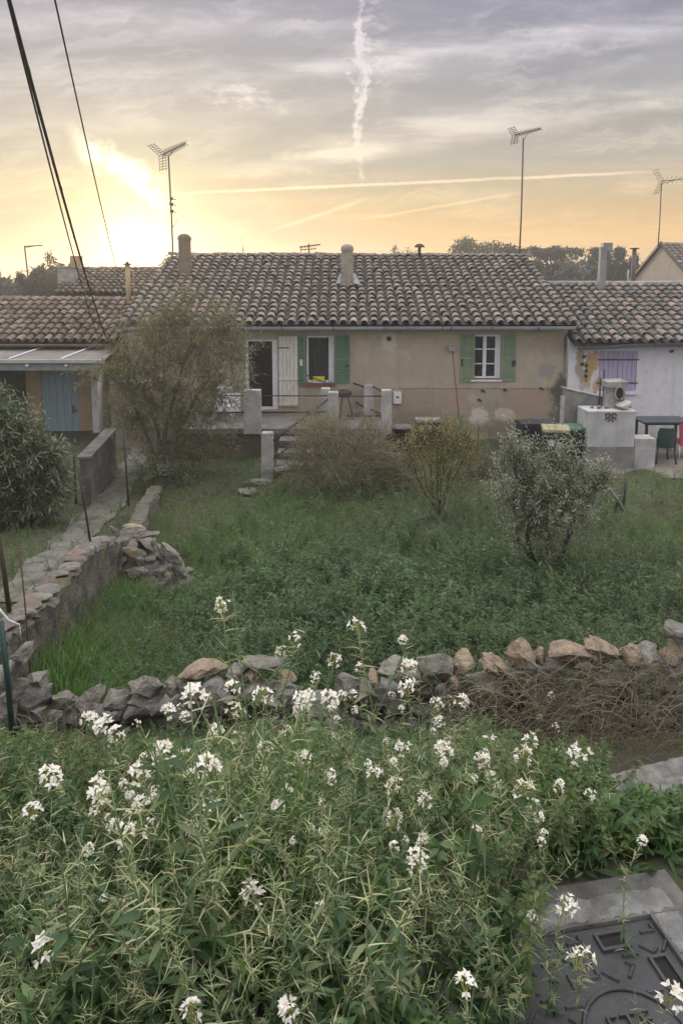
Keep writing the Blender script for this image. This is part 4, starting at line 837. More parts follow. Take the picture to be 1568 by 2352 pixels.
def patio():
    zp = -2.9; dg = surf('dark_green_plastic', (.012,.045,.04), (.018,.055,.048), 6, .4, .03, spec=.5)
    p = at(1524, 1035, 18.0); x = p[0]; Y = 18.1
    c = empty('garden_chair', (x, Y, zp), 'dark green plastic armchair with its round back to the camera on the patio', 'chair')
    sd = .43; MB().box((x, Y, zp+sd), (.46,.46,.035)).build('seat', dg, c)
    n = 9; b = MB()
    for i in range(n):
        for k in (0, 1):
            pass
    th = np.linspace(-.95, .95, 11); V = []
    for z, rr, lim in ((.44,.25,1.),(.62,.27,1.),(.80,.28,.93),(.90,.27,.75)):
        for t in th: V.append((x+rr*math.sin(t*lim), Y-.02-rr*math.cos(t*lim)+(.90-z)*-.0, zp+z))
    m = 11; Q = [[i*m+j, i*m+j+1, (i+1)*m+j+1, (i+1)*m+j] for i in range(3) for j in range(m-1)]
    V = np.array(V); V2 = V+np.array([0,.018,0]); b.add(V, [q[::-1] for q in Q], 0, True); b.add(V2, Q, 0, True); b.tube(V[-11:]+[0,.009,0], .016, 6); b.build('backrest', dg, c)
    for s in (-1, 1):
        MB().tube([(x+s*.24,Y-.18,zp+.62),(x+s*.27,Y+.05,zp+.64),(x+s*.25,Y+.22,zp+.60),(x+s*.23,Y+.22,zp+.42)], .022, 6).build('armrest', dg, c)
        for sy in (-1, 1): MB().tube([(x+s*.20,Y+sy*.19,zp+.42),(x+s*.25,Y+sy*.25,zp+.002)], .022, 6).build('leg', dg, c)
    Yt = 18.9; a = at(1462, 966, Yt); bq = at(1575, 966, Yt); zt = at(1510, 973, 18.4)[2]
    t = empty('garden_table', ((a[0]+bq[0])/2, Yt, zp), 'long dark green patio table in front of the white house', 'table')
    MB().box(((a[0]+bq[0])/2, Yt, zt), (bq[0]-a[0], .85, .04)).box(((a[0]+bq[0])/2, Yt, zt-.05), (bq[0]-a[0]-.2, .65, .05)).build('top', surf('table_top', (.035,.055,.062), (.025,.042,.05), 5, .4, 0, spec=.5), t)
    for sx in (a[0]+.12, bq[0]-.12):
        for sy in (-.32, .32): MB().box((sx, Yt+sy, (zt-.07+zp)/2), (.06,.06,zt-.07-zp)).build('leg', dg, t)
    q = at(1562, 985, 18.5); x = q[0]+.14; r = empty('red_chair', (x,18.6,zp), 'red folding chair with a white foot cut by the right edge of the picture', 'chair'); red = surf('red_plastic', (.45,.06,.07), (.38,.05,.06), 4, .5, 0)
    MB().box((x,18.45,zp+.62), (.36,.04,.56), rotx(-.1)).build('backrest', red, r); MB().box((x,18.66,zp+.40), (.38,.40,.04)).build('seat', red, r)
    for s in (-1,1): MB().tube([(x+s*.17,18.45,zp+.36),(x+s*.17,18.42,zp+.0)], .018, 6).build('leg', white, r); MB().tube([(x+s*.17,18.8,zp+.38),(x+s*.17,18.84,zp)], .018, 6).build('leg', white, r)
    q = at(1470, 1000, 18.2); rng = np.random.default_rng(3)
    for i in range(6):
        A = np.array([q[0]+.1*i-.22, 18.15+.03*i, -2.52+.004]); m = MB().tube([A+[-.3,0,.05*(i % 3)],A+[.28,.1,.06+.03*(i % 2)]], .035, 6)
        tag(m.build('firewood_log', surf('log_%d' % i, (.09,.075,.06), (.05,.042,.035), 8, .9, .5), None, A), 'dark split log stacked on the shelf beside the barbecue', 'log', 'logs beside the barbecue')
patio()
# ------------------------------------------------------------------ walls, stones and stakes
stone_a = surf('grey_limestone', (.27,.25,.215), (.14,.132,.118), 9, .93, 1.0, c3=(.33,.32,.285), isl=.35, dist=.05, stretch=(1,1,3))
stone_b = surf('warm_limestone', (.40,.31,.215), (.22,.18,.14), 9, .93, 1.0, c3=(.22,.21,.19), isl=.3, dist=.05, stretch=(1,1,3))
stone_c = surf('dark_limestone', (.17,.162,.148), (.10,.096,.088), 8, .93, .9, c3=(.22,.21,.20), isl=.25, stretch=(1,1,3))
stone_d = surf('pale_limestone', (.32,.30,.265), (.19,.18,.165), 8, .93, 1.0, c3=(.12,.12,.105), isl=.3, dist=.05, stretch=(1,1,3))
def dry_wall():
    rng = np.random.default_rng(77); Y0 = 5.25
    # crest line of the wall across the picture (px -> py of the top of the body)
    cx = np.array([-60, 40, 150, 290, 420, 520, 640, 760, 860, 1000, 1100, 1200, 1300, 1400, 1500, 1620]); cy = np.array([1640, 1632, 1640, 1635, 1615, 1590, 1600, 1615, 1585, 1580, 1565, 1555, 1548, 1545, 1530, 1515])
    m = MB(); 
    for row in range(6):
        px = -80
        while px < 2050:
            w = rng.uniform(40, 110); py = np.interp(px+w/2, cx, cy)+row*34+rng.uniform(-6, 10); Y = Y0-.02*row+rng.normal()*.02; k = mpp(py, Y); P = at(px+w/2, py, Y)
            if P[2] < float(ground(P[0], Y))-.15: px += w; continue
            V, Fc = rock(rng, (w*k*1.12, .34, rng.uniform(38,62)*k), rotz(rng.normal()*.1) @ roty(rng.normal()*.09), P, 2, 10); m.add(V, Fc); px += w*.93
    o = m.build('dry_stone_wall', stone_c, None, (0,5.3,-1.7)); tag(o, 'low dry-stone wall of dark limestone dividing the flowers from the garden', 'wall')
    tops = [(82,1592,88,74,'c',0,'dark blue-grey boulder at the left end of the low wall'),(84,1566,62,40,'d',-.25,'pale angular slab on the dark boulder at the left end of the wall'),(150,1608,90,50,'a',.1,0),(215,1600,62,56,'a',-.15,'upright striped grey stone left of the brown pair on the wall'),(268,1602,58,50,'a',.25,0),(338,1572,74,52,'a',0,'rounded grey-brown boulder sitting on a flat slab, left part of the wall'),(330,1608,98,26,'d',0,'flat pale slab under the rounded grey-brown boulder'),(392,1572,38,42,'a',.2,0),(470,1537,98,34,'b',-.06,'long orange-brown flat stone, the brightest on the left half of the wall'),(545,1544,48,24,'a',-.1,0),(582,1546,34,22,'b',.2,0),(602,1524,104,26,'a',.12,'thin grey slab lying flat right of the orange stone'),(492,1592,98,66,'d',0,'broad pale grey block below the orange-brown stone'),(440,1580,50,60,'a',.1,0),(588,1580,70,46,'a',-.3,0),(655,1556,50,30,'b',.35,0),(660,1588,62,54,'a',.2,0),(800,1580,60,64,'a',.1,'rounded grey-green stone in the gap at the middle of the wall'),(838,1588,50,60,'a',-.1,0),(862,1558,26,34,'b',.3,0),(900,1534,62,48,'d',.05,0),(945,1546,46,50,'a',.1,0),(1000,1530,76,82,'a',.06,'largest upright grey block, standing in the middle of the wall crest'),(1042,1560,30,34,'b',.2,0),(1068,1524,58,58,'b',-.1,'domed tan stone right of the largest grey block'),(1120,1522,44,48,'b',.1,0),(1150,1532,84,28,'b',.5,'tan slab tilted down to the right on the wall crest'),(1110,1572,90,56,'a',0,0),(1196,1502,62,64,'b',-.4,0),(1192,1545,70,50,'a',.2,0),(1238,1510,26,48,'b',.05,0),(1306,1490,100,40,'b',-.04,'wide tan capstone with a rounded top, right half of the wall'),(1290,1520,112,34,'a',.03,0),(1392,1496,92,34,'b',.42,'long tan slab leaning down to the right beside the wide capstone'),(1370,1510,50,34,'b',-.1,0),(1438,1502,50,52,'b',.1,0),(1482,1498,58,44,'d',-.15,0),(1472,1540,88,44,'c',.1,0),(1392,1548,112,40,'a',-.05,0),(1530,1502,44,46,'b',.1,0),(1555,1452,60,36,'a',.1,'banded grey-tan stone highest at the right edge of the wall'),(1562,1485,50,32,'b',.0,0),(1545,1530,70,40,'c',0,0),(172,1646,66,50,'d',.2,0),(60,1650,70,40,'c',0,0),(640,1612,70,40,'c',.2,0)]
    mt = {'a': stone_a, 'b': stone_b, 'c': stone_c, 'd': stone_d}; nm = {'a': 'grey', 'b': 'tan', 'c': 'dark', 'd': 'pale'}
    for i, (px, py, w, hh, c, rt, lab) in enumerate(tops):
        Y = 5.12+(.06 if py < 1560 else 0)-(.05 if py > 1590 else 0); k = mpp(py, Y)
        V, Fc = rock(rng, (w*k*1.16, rng.uniform(.22,.32), hh*k*.95), roty(rt), sub=3, cuts=17, rough=.05); P = at(px, py, Y)
        tag(MB().add(V+P, Fc).build('wall_stone', mt[c], None, P), lab or 'loose %s stone among those capping the dry-stone wall' % nm[c], 'stone', 'loose stones along the dry-stone wall' if lab else 'loose %s stones along the dry-stone wall' % nm[c])
    # rounded boulders stacked at the left end, behind the green stake
    for i, (px, py, w) in enumerate(((8,1560,60),(40,1590,44),(14,1625,66),(4,1680,60),(30,1535,46),(52,1500,40),(10,1730,60))):
        Y = 5.0; k = mpp(py, Y); P = at(px, py, Y); V, Fc = rock(rng, (w*k*1.1,.3,w*k), c=P, sub=3, cuts=7); tag(MB().add(V, Fc, 0, False).build('corner_boulder', stone_a if i % 2 else stone_d, None, P), 'rounded boulder stacked behind the green stake at the left edge', 'boulder', 'boulders at the left corner of the wall')
dry_wall()
GW = np.array([(-2.72,5.3,-1.13),(-2.73,5.8,-1.18),(-2.76,6.5,-1.27),(-2.93,8.0,-1.42),(-3.02,8.9,-1.62),(-3.15,10.0,-2.02),(-3.4,12,-2.36),(-3.69,13.4,-2.52),(-3.9,15.2,-2.66)])
def garden_wall():
    rng = np.random.default_rng(12); t = np.linspace(0, len(GW)-1, 90); P = np.stack([np.interp(t, range(len(GW)), GW[:,k]) for k in range(3)], 1)
    T = unit(np.gradient(P[:,:2], axis=0)); Nn = np.stack([T[:,1], -T[:,0]], 1); w = .125; rows = []
    for i in range(len(P)):
        zb = float(ground(P[i,0], P[i,1]))-.3; zt = P[i,2]; r = []
        for s, zz in [(-1,zb),(-1,(zb+zt)/2),(-1,zt-.03),(-.9,zt),(.9,zt),(1,zt-.03)]+[(1.0+.12*q, zt-(zt-zb)*q) for q in (.15,.3,.45,.6,.8,1)]:
            j = rng.normal()*.018; r.append((P[i,0]+Nn[i,0]*(w*s+j), P[i,1]+Nn[i,1]*(w*s+j)+rng.normal()*.012, zz+rng.normal()*.01))
        rows.append(r)
    m = len(rows[0]); V = np.array(rows).reshape(-1,3); i = np.arange(len(P)-1)[:,None]*m+np.arange(m-1)[None]
    g = empty('garden_wall', (-3,8,-2), 'old mortared garden wall capped with broken tiles running up the left side', 'wall')
    MB().add(V, np.stack([i,i+1,i+m+1,i+m], -1).reshape(-1,4)[:,::-1]).add([rows[0][q] for q in range(m)], [list(range(m))]).build('body', surf('mossy_mortar', (.19,.18,.15), (.095,.09,.075), 5, .95, 1.0, c3=(.135,.135,.06), dist=.06), g)
    cop = [stone_a, stone_c, surf('brown_shard', (.19,.145,.12), (.11,.09,.08), 8, .95, .6), surf('grey_shard', (.20,.19,.175), (.12,.115,.105), 8, .95, .6), surf('reddish_shard', (.27,.18,.14), (.16,.12,.10), 8, .95, .6)]
    for q in np.linspace(.05, 5.0, 30):
        x, y, z = [np.interp(q, range(len(GW)), GW[:,k]) for k in range(3)]; V, Fc = rock(rng, (rng.uniform(.20,.28),rng.uniform(.16,.28),.035), rotz(rng.normal()*.15+.12) @ rotx(rng.normal()*.10+.06), (x-.01+rng.normal()*.02,y,z+.022+rng.uniform(0,.02)), 2, 8)
        MB().add(V, Fc).build('coping_tile', cop[int(rng.integers(5))], g)
garden_wall()
def rubble():
    rng = np.random.default_rng(21); cx, cy = -2.78, 9.9; zb = float(ground(cx, cy))
    mats = [stone_a, stone_d, stone_a, surf('tile_shard', (.22,.185,.16), (.13,.115,.10), 8, .95, .6), stone_b, stone_c]; nm = ['grey', 'pale', 'grey', 'grey tile', 'tan', 'dark']; n = 0
    for lay, (rad, cnt) in enumerate(((.66,22),(.58,20),(.47,17),(.33,12),(.18,7),(.05,3))):
        for k in range(cnt):
            a = 2*math.pi*(k+rng.random()*.6)/cnt+lay*.4; r = rad*rng.uniform(.75,1.08); s = rng.uniform(.22,.40)*(1-.05*lay); c = int(rng.integers(6))
            P = (cx+r*math.cos(a)*.98, cy+r*math.sin(a)*.8, zb+.06+.135*lay+rng.normal()*.02)
            V, Fc = rock(rng, (s, s*rng.uniform(.6,.9), s*rng.uniform(.22,.55)), rotz(a+rng.normal()*.5) @ roty(.5+rng.normal()*.4), P, 2, 10)
            tag(MB().add(V, Fc).build('rubble_stone', mats[c], None, P), '%s rubble piece in the stone heap against the garden wall' % nm[c], 'rubble', '%s rubble in the stone heap' % nm[c])
    specials = [((262,1218),(.22,.05,.10),stone_d,.9,'pale squared shard standing on the left of the stone heap'),((312,1210),(.34,.20,.05),stone_b,.1,'flat tan shard crowning the stone heap'),((345,1228),(.34,.22,.06),stone_a,-.1,'shallow curved tile lying at the top right of the heap'),((395,1275),(.46,.24,.16),stone_d,.75,'largest pale slab leaning on the right side of the stone heap'),((360,1262),(.40,.2,.08),stone_a,.9,'long dark-edged slab tilted down the right of the heap'),((310,1268),(.36,.22,.14),stone_b,.2,'broad tan triangular block at the front of the heap')]
    for (px, py), sz, mt, rt, lab in specials:
        P = at(px, py, 9.45); V, Fc = rock(rng, sz, roty(rt), P, 3, 10); tag(MB().add(V, Fc).build('rubble_stone', mt, None, P), lab, 'rubble', 'stone heap shards')
    tag(MB().lathe((cx,cy,zb-.1), [(.60,0),(.48,.22),(.30,.48),(.12,.62),(0,.66)], 16).build('rubble_core', stone_c, None, (cx,cy,zb)), 'dark earth and chippings filling the stone heap', 'earth')
rubble()
def block_wall():
    g = empty('block_wall', (-5.3,16,-2.9), 'low grey concrete-block wall with flat coping beside the path', 'wall'); a, b = np.array([-5.18,14.6]), np.array([-5.50,17.4]); d = unit(b-a); n = np.array([d[1],-d[0]])
    m = MB(); z0 = -2.96; hh = .2; L_ = np.linalg.norm(b-a)
    for r in range(5):
        s = -.22*(r % 2)
        while s < L_:
            s0, s1 = max(s, 0)+.006, min(s+.45, L_)-.006
            if s1 > s0: 
                c = a+d*(s0+s1)/2; m.box((c[0],c[1],z0+hh*(r+.5)), (s1-s0,.2,hh-.012), rotz(math.atan2(d[1],d[0])))
            s += .45
    m.build('blocks', surf('cement_blocks', (.185,.18,.165), (.115,.11,.10), 4, .95, .8, c3=(.08,.085,.07), isl=.15), g)
    c = (a+b)/2; MB().box((c[0],c[1],z0+.5), (L_-.02,.185,.98), rotz(math.atan2(d[1],d[0]))).build('mortar', concrete_d, g); MB().box((c[0],c[1],z0+1.03), (L_+.06,.28,.055), rotz(math.atan2(d[1],d[0]))).build('coping', concrete_d, g)
    w = empty('passage_wall', (-5.4,19.5,-3), 'plain grey-brown wall closing the passage between the two houses', 'wall'); x0, x1, z0, z1 = rc(257, 905, 335, 1070, 19.6)
    MB().bb(x0, x1, 19.6, 19.85, -3.1, -1.15).build('body', plaster('passage_render', (.24,.215,.18), (.18,.16,.135), None, []), w); MB().bb(x0-.02, x1+.02, 19.57, 19.88, -1.148, -1.09).build('coping', concrete, w)
    k = empty('concrete_kerb', (2.1,3.9,-1), 'pale concrete kerb half buried in the weeds at the right edge', 'kerb'); Y = 3.2; p = at(1415, 1772, Y); q = at(1660, 1738, 3.4); d = unit(q-p); L_ = np.linalg.norm(q-p)+.25
    c = (p+q)/2+np.array([.08,0,-.06]); R = rotz(math.atan2(d[1],d[0])) @ roty(-.02); rr = np.random.default_rng(8); n = 40; V = []
    for i in range(n):
        x = L_*(i/(n-1)-.5)
        for yy, zz in ((-.09,-.06),(-.095,.02),(-.08,.035),(.08,.04),(.095,.02),(.095,-.06)): V.append((x+rr.normal()*.004, yy+rr.normal()*.003, zz+rr.normal()*.0022))
    V = np.array(V) @ R.T+c; Q = [[i*6+j, (i+1)*6+j, (i+1)*6+(j+1)%6, i*6+(j+1)%6] for i in range(n-1) for j in range(6)]
    MB().add(V, Q).add(V[:6], [[0,1,2,3,4,5]]).build('top_beam', surf('kerb_concrete', (.27,.26,.24), (.15,.145,.135), 16, .95, .9, c3=(.10,.098,.088)), k); MB().box(c-np.array([-.07,-.02,.36]), (L_-.1,.17,.59), rotz(math.atan2(d[1],d[0]))).build('base', concrete_d, k)
    P = at(295, 1862, 2.55); V, Fc = rock(np.random.default_rng(5), (.16,.14,.03), rotx(.15), P-[0,0,.02], 2, 9); tag(MB().add(V, Fc).build('flat_stone', stone_a, None, P), 'small flat grey stone glimpsed between the flowers at left', 'stone')
block_wall()
def stakes():
    def stake(label, a, b, Ya, Yb, r, mat, n=5, cat='stake', group='stakes and posts around the garden'):
        A, B = at(*a, Ya), at(*b, Yb); zb = float(ground(*B[:2])); B[2] = min(B[2], zb+.9); tag(MB().tube([A, (A+B)/2+[.006,0,0], B], r, n).build('metal_stake', mat, None, B), label, cat, group)
    gp = surf('green_post_paint', (.018,.055,.05), (.012,.04,.038), 6, .5, .1, spec=.5)
    stake('thick rusty angle-iron post at the left edge on top of the garden wall', (-4,1230), (22,1405), 5.9, 5.9, .022, rust, 4)
    stake('thin reddish rod standing near the left end of the stone wall', (45,1255), (70,1545), 5.4, 5.4, .006, surf('red_rust', (.16,.06,.04), (.09,.04,.03), 20, .9, .3))
    stake('slim dark iron rod planted in the garden wall beside the stone heap', (178,1070), (208,1243), 8.6, 8.6, .014, dark)
    stake('slim dark iron rod farther along the garden wall near the pale trunk', (281,962), (296,1162), 13.0, 13.0, .018, dark)
    stake('dark green square fence post in front of the boulders at the left edge', (2,1425), (30,1700), 4.3, 4.3, .020, gp, 4)
    stake('green fence post in the grass right of the olive tree', (1437,1098), (1428,1182), 14.0, 14.0, .026, gp, 4)
    stake('dark stake leaning left beside the green post', (1428,1118), (1405,1188), 13.9, 13.7, .03, dark)
    stake('weathered grey plank leaning right beside the green post', (1398,1122), (1442,1190), 13.7, 13.8, .035, surf('grey_wood', (.20,.185,.165), (.13,.12,.11), 8, .9, .4))
    stake('thin upright iron rod left of the bins', (1098,978), (1096,1050), 17.5, 17.5, .016, dark); stake('thin iron rod leaning right, nearest the bins on their left', (1149,995), (1136,1056), 17.4, 17.3, .016, dark)
    A = [at(-8,1392,4.2), at(4,1405,4.2), at(20,1425,4.22), at(46,1436,4.25)]; m = MB().tube(A, .008, 6); m.tube([A[-1], A[-1]+[.004,0,-.1]], .002, 4)
    tag(m.build('white_cable', white, None, A[0]), 'white plastic cable end hanging from the green post at the left edge', 'cable')
    # wire netting fence between the stakes along the path
    ps = [at(22,1380,5.9), at(204,1215,8.6), at(294,1120,13.0)]; m = MB()
    f = empty('wire_fence', ps[0], 'fine rusty fence wires strung between the iron rods on the garden wall', 'fence'); 
    for a, b in zip(ps, ps[1:]):
        for z in (0, .25, .55):
            t = np.linspace(0,1,7)[:,None]; q = a+(b-a)*t+np.array([0,0,z]); q[:,2] -= (.06*t*(1-t)*4)[:,0]; m.tube(q, .0022, 3, caps=False)
    m.build('wire', rust, f)
    a, b = at(-60,1175,11.5), at(172,1072,14.6); m = MB(); g = empty('netting_fence', a, 'sagging rusty wire netting in front of the oleander bush', 'fence')
    for i in range(40):
        t = i/39; p = a+(b-a)*t; s = .05*math.sin(math.pi*t); m.tube([p-[0,0,s], p-[.02,0,.55+s]], .004, 3, caps=False)
    for z in (0,.18,.36,.54):
        t = np.linspace(0,1,12)[:,None]; q = a+(b-a)*t-np.array([0,0,z]); q[:,2] -= (.05*np.sin(math.pi*t))[:,0]; m.tube(q, .006, 4, caps=False)
    m.build('netting', rust, g); MB().tube([b+[.0,0,.25], b-[0,0,1.0]], .025, 5).build('post', rust, g)
stakes()
# ------------------------------------------------------------------ manhole cover in the foreground
def manhole():
    c0 = at(1497, 2094, 1.80); z = .012
    # plane ray hits: corners of the cover seen at (1508,2150) back right
    def pl(px, py, zz=z):
        q = at(px, py, 1.0); s = (zz-EYE)/(q[2]-EYE); return np.array([q[0]*s, s, zz])
    br = pl(1490, 2108); bl = pl(1195, 2158); ux = unit(br-bl); uy = np.array([ux[1],-ux[0],0]); ang = math.atan2(ux[1], ux[0]); wd = .56; R = rotz(ang)
    o = br.copy(); o[2] = 0
    def T(m): return m.xform(R, o)      # local: x to the right edge (0), -y towards camera
    h = empty('inspection_cover', o, 'dark grey cast inspection cover with raised chevrons set in a concrete frame', 'manhole cover')
    fm = surf('cover_concrete', (.20,.193,.178), (.11,.107,.098), 14, .95, .8, c3=(.10,.098,.09)); im = surf('cast_iron', (.050,.052,.055), (.030,.031,.033), 9, .58, .4, c3=(.085,.072,.058), spec=.45)
    f = MB(); b = .13
    f.bb(-wd-b, b, .004, b, -.08, z+.006); f.bb(.004, b, -wd-.1, .003, -.08, z+.006); f.bb(-wd-b, -wd-.004, -wd-.1, .003, -.08, z+.006)
    T(f).build('frame', fm, h); me_ = MB(); rj = np.random.default_rng(3)
    for (ax, n) in ((0, 60), (1, 60)):
        Vm = []
        for i in range(n):
            s = -wd-.02+(wd+.10 if ax == 0 else wd+.04)*i/(n-1)
            for q, zz in ((.006,.0065),(.016,.0095),(.055,.0105),(.072,.0065)):
                a, b_ = s, q+.006+rj.normal()*.004; Vm.append((a, b_, z+zz+rj.normal()*.0007) if ax == 0 else (b_, a-.02, z+zz+rj.normal()*.0007-.0004))
        me_.add(Vm, [[i*4+j, (i+1)*4+j, (i+1)*4+j+1, i*4+j+1][::(1 if ax else -1)] for i in range(n-1) for j in range(3)], 0, True)
    T(me_).build('mortar_edge', surf('mortar_band', (.34,.34,.33), (.20,.20,.19), 18, .95, .9, c3=(.14,.14,.13)), h)
    T(MB().bb(-wd, 0, -wd, 0, -.06, z-.004)).build('lid', im, h)
    rng = np.random.default_rng(14); zt = z-.003
    def bar(x, y, l, a, w=.009, hh=.006): T(MB().box((x, y, zt+hh/2-.001), (l, w, hh), rotz(a), taper=(.9,.45))).build('raised_bar', im, h)
    k = 0
    for iy in range(10):
        for ix in range(11):
            x = -.030-ix*.050+(.022 if iy % 2 else 0)+rng.normal()*.004; y = -.030-iy*.050+rng.normal()*.004
            if math.hypot(x+.20, y+.275) < .125 or x < -wd+.03 or (abs(x+.13) < .05 and abs(y+.045) < .04) or (abs(x+.045) < .035 and abs(y+.15) < .06): continue
            a = [0, math.pi/2, math.pi/4, -math.pi/4][(ix+2*iy) % 4]; bar(x, y, .042, a, .010)
            if (ix+iy) % 2 == 0: bar(x+.017*math.cos(a)-.009*math.sin(a), y+.017*math.sin(a)+.009*math.cos(a), .022, a+1.57, .009)
    an = np.linspace(0, 2*math.pi, 40)
    m = MB().tube([(-.20+.115*math.cos(t), -.275+.115*math.sin(t), zt+.002) for t in an], .005, 5, caps=False)
    T(m).build('raised_ring', im, h)
    for (x, y, sx, sy) in ((-.13,-.045,.062,.034),(-.045,-.15,.034,.082)):
        T(MB().bb(x-sx/2, x+sx/2, y-sy/2, y+sy/2, zt-.0005, zt+.001)).build('lifting_slot', voidm, h)
        q = MB(); 
        for s in (-1, 1): q.bb(x-sx/2-.008, x+sx/2+.008, y+s*(sy/2+.004)-.004, y+s*(sy/2+.004)+.004, zt-.001, zt+.008); q.bb(x+s*(sx/2+.004)-.004, x+s*(sx/2+.004)+.004, y-sy/2, y+sy/2, zt-.001, zt+.0075)
        T(q).build('slot_rim', im, h)
    # cast letters, as far as they can be read
    cu = bpy.data.curves.new('cast_letters', 'FONT'); cu.body = 'ETE'; cu.size = .062; cu.extrude = .004; cu.align_x = 'CENTER'; cu.space_character = 1.15
    t = bpy.data.objects.new('cast_letters', cu); COL.objects.link(t); dg = bpy.context.evaluated_depsgraph_get(); me = bpy.data.meshes.new_from_object(t.evaluated_get(dg)); bpy.data.objects.remove(t)
    lo_ = bpy.data.objects.new('cast_letters', me); COL.objects.link(lo_); me.materials.append(im); lo_.parent = h; p = R @ np.array([-.20,-.262,zt+.004]); lo_.location = tuple(p); lo_.rotation_euler = (0,0,ang)
manhole()
# ------------------------------------------------------------------ vegetation
def proj(P):
    P = np.asarray(P, float).reshape(-1,3); z = P[:,2]-EYE; c, s = math.cos(TILT), math.sin(TILT); d = P[:,1]*c-z*s
    return PCX+F*P[:,0]/d, PCY-F*(P[:,1]*s+z*c)/d, d
L_weed = leafmat('weed_leaf', [(.05,.115,.036),(.07,.15,.045),(.095,.18,.058),(.04,.09,.035),(.17,.24,.10)], .45, .5)
L_blue = leafmat('rocket_leaf', [(.075,.14,.07),(.095,.17,.08),(.12,.195,.09),(.065,.115,.06),(.19,.25,.12),(.25,.28,.15)], .45, .5)
L_pod = leafmat('seed_pod', [(.42,.44,.24),(.52,.50,.31),(.27,.34,.15),(.17,.25,.10),(.58,.53,.34),(.21,.29,.12)], .3, .5)
L_stem = leafmat('green_stem', [(.13,.18,.09),(.18,.22,.11)], .1, .5)
L_petal = leafmat('white_petal', [(.86,.84,.82),(.82,.80,.76),(.88,.86,.86),(.80,.73,.70)], .3, .5)
L_bud = leafmat('flower_bud', [(.30,.33,.08),(.38,.38,.10),(.25,.28,.10)], .2, .5)
L_grass = leafmat('garden_grass', [(.10,.21,.058),(.125,.25,.07),(.15,.265,.08),(.08,.17,.055),(.19,.23,.115)], .5, .4, (.15,.175,.10), .5)
L_grass2 = leafmat('coarse_grass', [(.075,.155,.045),(.095,.18,.055),(.115,.20,.07)], .45, .4)
L_dry = leafmat('dry_stem', [(.17,.145,.095),(.23,.20,.13),(.11,.095,.065),(.28,.24,.16)], .05, .9)
L_dryg = leafmat('straw', [(.22,.20,.11),(.28,.24,.14),(.16,.16,.08)], .2, .8)
L_olive = leafmat('olive_leaf', [(.25,.275,.195),(.31,.33,.25),(.18,.20,.14),(.44,.45,.36),(.22,.24,.165)], .2, .45, spec=.4)
L_tree = leafmat('garden_tree_leaf', [(.15,.16,.08),(.19,.195,.10),(.105,.115,.06),(.27,.26,.15),(.21,.19,.105)], .45, .45)
L_olea = leafmat('oleander_leaf', [(.075,.11,.06),(.095,.135,.075),(.06,.085,.05),(.18,.21,.12),(.12,.15,.085)], .2, .4, spec=.45)
L_yel = leafmat('autumn_leaf', [(.27,.24,.075),(.18,.19,.07),(.33,.27,.085),(.13,.15,.06),(.23,.21,.09)], .35, .6)
L_pine = leafmat('pine_foliage', [(.028,.04,.02),(.04,.052,.027),(.022,.032,.017)], .12, .8)
bark = surf('grey_bark', (.20,.175,.145), (.12,.10,.085), 8, .95, .8, stretch=(1,1,.3))
bark_d = surf('dark_bark', (.065,.055,.045), (.04,.034,.028), 9, .95, .9, stretch=(1,1,.3))
def inst(dst, proto, P, sc, rz, tiltx, rng):
    """append copies of a plant to one mesh"""
    V0 = np.concatenate(proto.V); n = len(P); c, s = np.cos(rz), np.sin(rz)
    R = np.zeros((n,3,3)); R[:,0,0] = c; R[:,0,1] = -s; R[:,1,0] = s; R[:,1,1] = c; R[:,2,2] = 1
    tx = np.zeros((n,3,3)); a, b = np.cos(tiltx), np.sin(tiltx); tx[:,0,0] = 1; tx[:,1,1] = a; tx[:,1,2] = -b; tx[:,2,1] = b; tx[:,2,2] = a
    V = np.einsum('nij,kj->nki', R@tx, V0)*sc[:,None,None]+P[:,None]
    off = np.arange(n)*len(V0)
    for f, mi, sm in proto.Fs: dst.Fs.append(((f[None]+off[:,None,None]).reshape(-1, f.shape[1])+dst.nv, mi, sm))
    dst.V.append(V.reshape(-1,3)); dst.nv += n*len(V0)
def stemcurve(rng, H, lean=.18):
    t = np.linspace(0, 1, 9)[:,None]; a = rng.uniform(0, 6.28); b = rng.uniform(0,6.28)
    return np.hstack([np.cos(a)*lean*H*t**1.7+.02*np.sin(t*5+b), np.sin(a)*lean*H*t**1.7+.02*np.cos(t*4+b)-.02*math.cos(b), H*t])
def along(C, t): 
    k = np.linspace(0, 1, len(C)); return np.stack([np.interp(t, k, C[:,i]) for i in range(3)], 1)
def radial(rng, n, el0, el1, ph=None):
    a = (np.arange(n)*2.399+rng.uniform(0,6.28)+rng.normal(size=n)*.35); e = rng.uniform(el0, el1, n); return np.stack([np.cos(a)*np.cos(e), np.sin(a)*np.cos(e), np.sin(e)], 1)
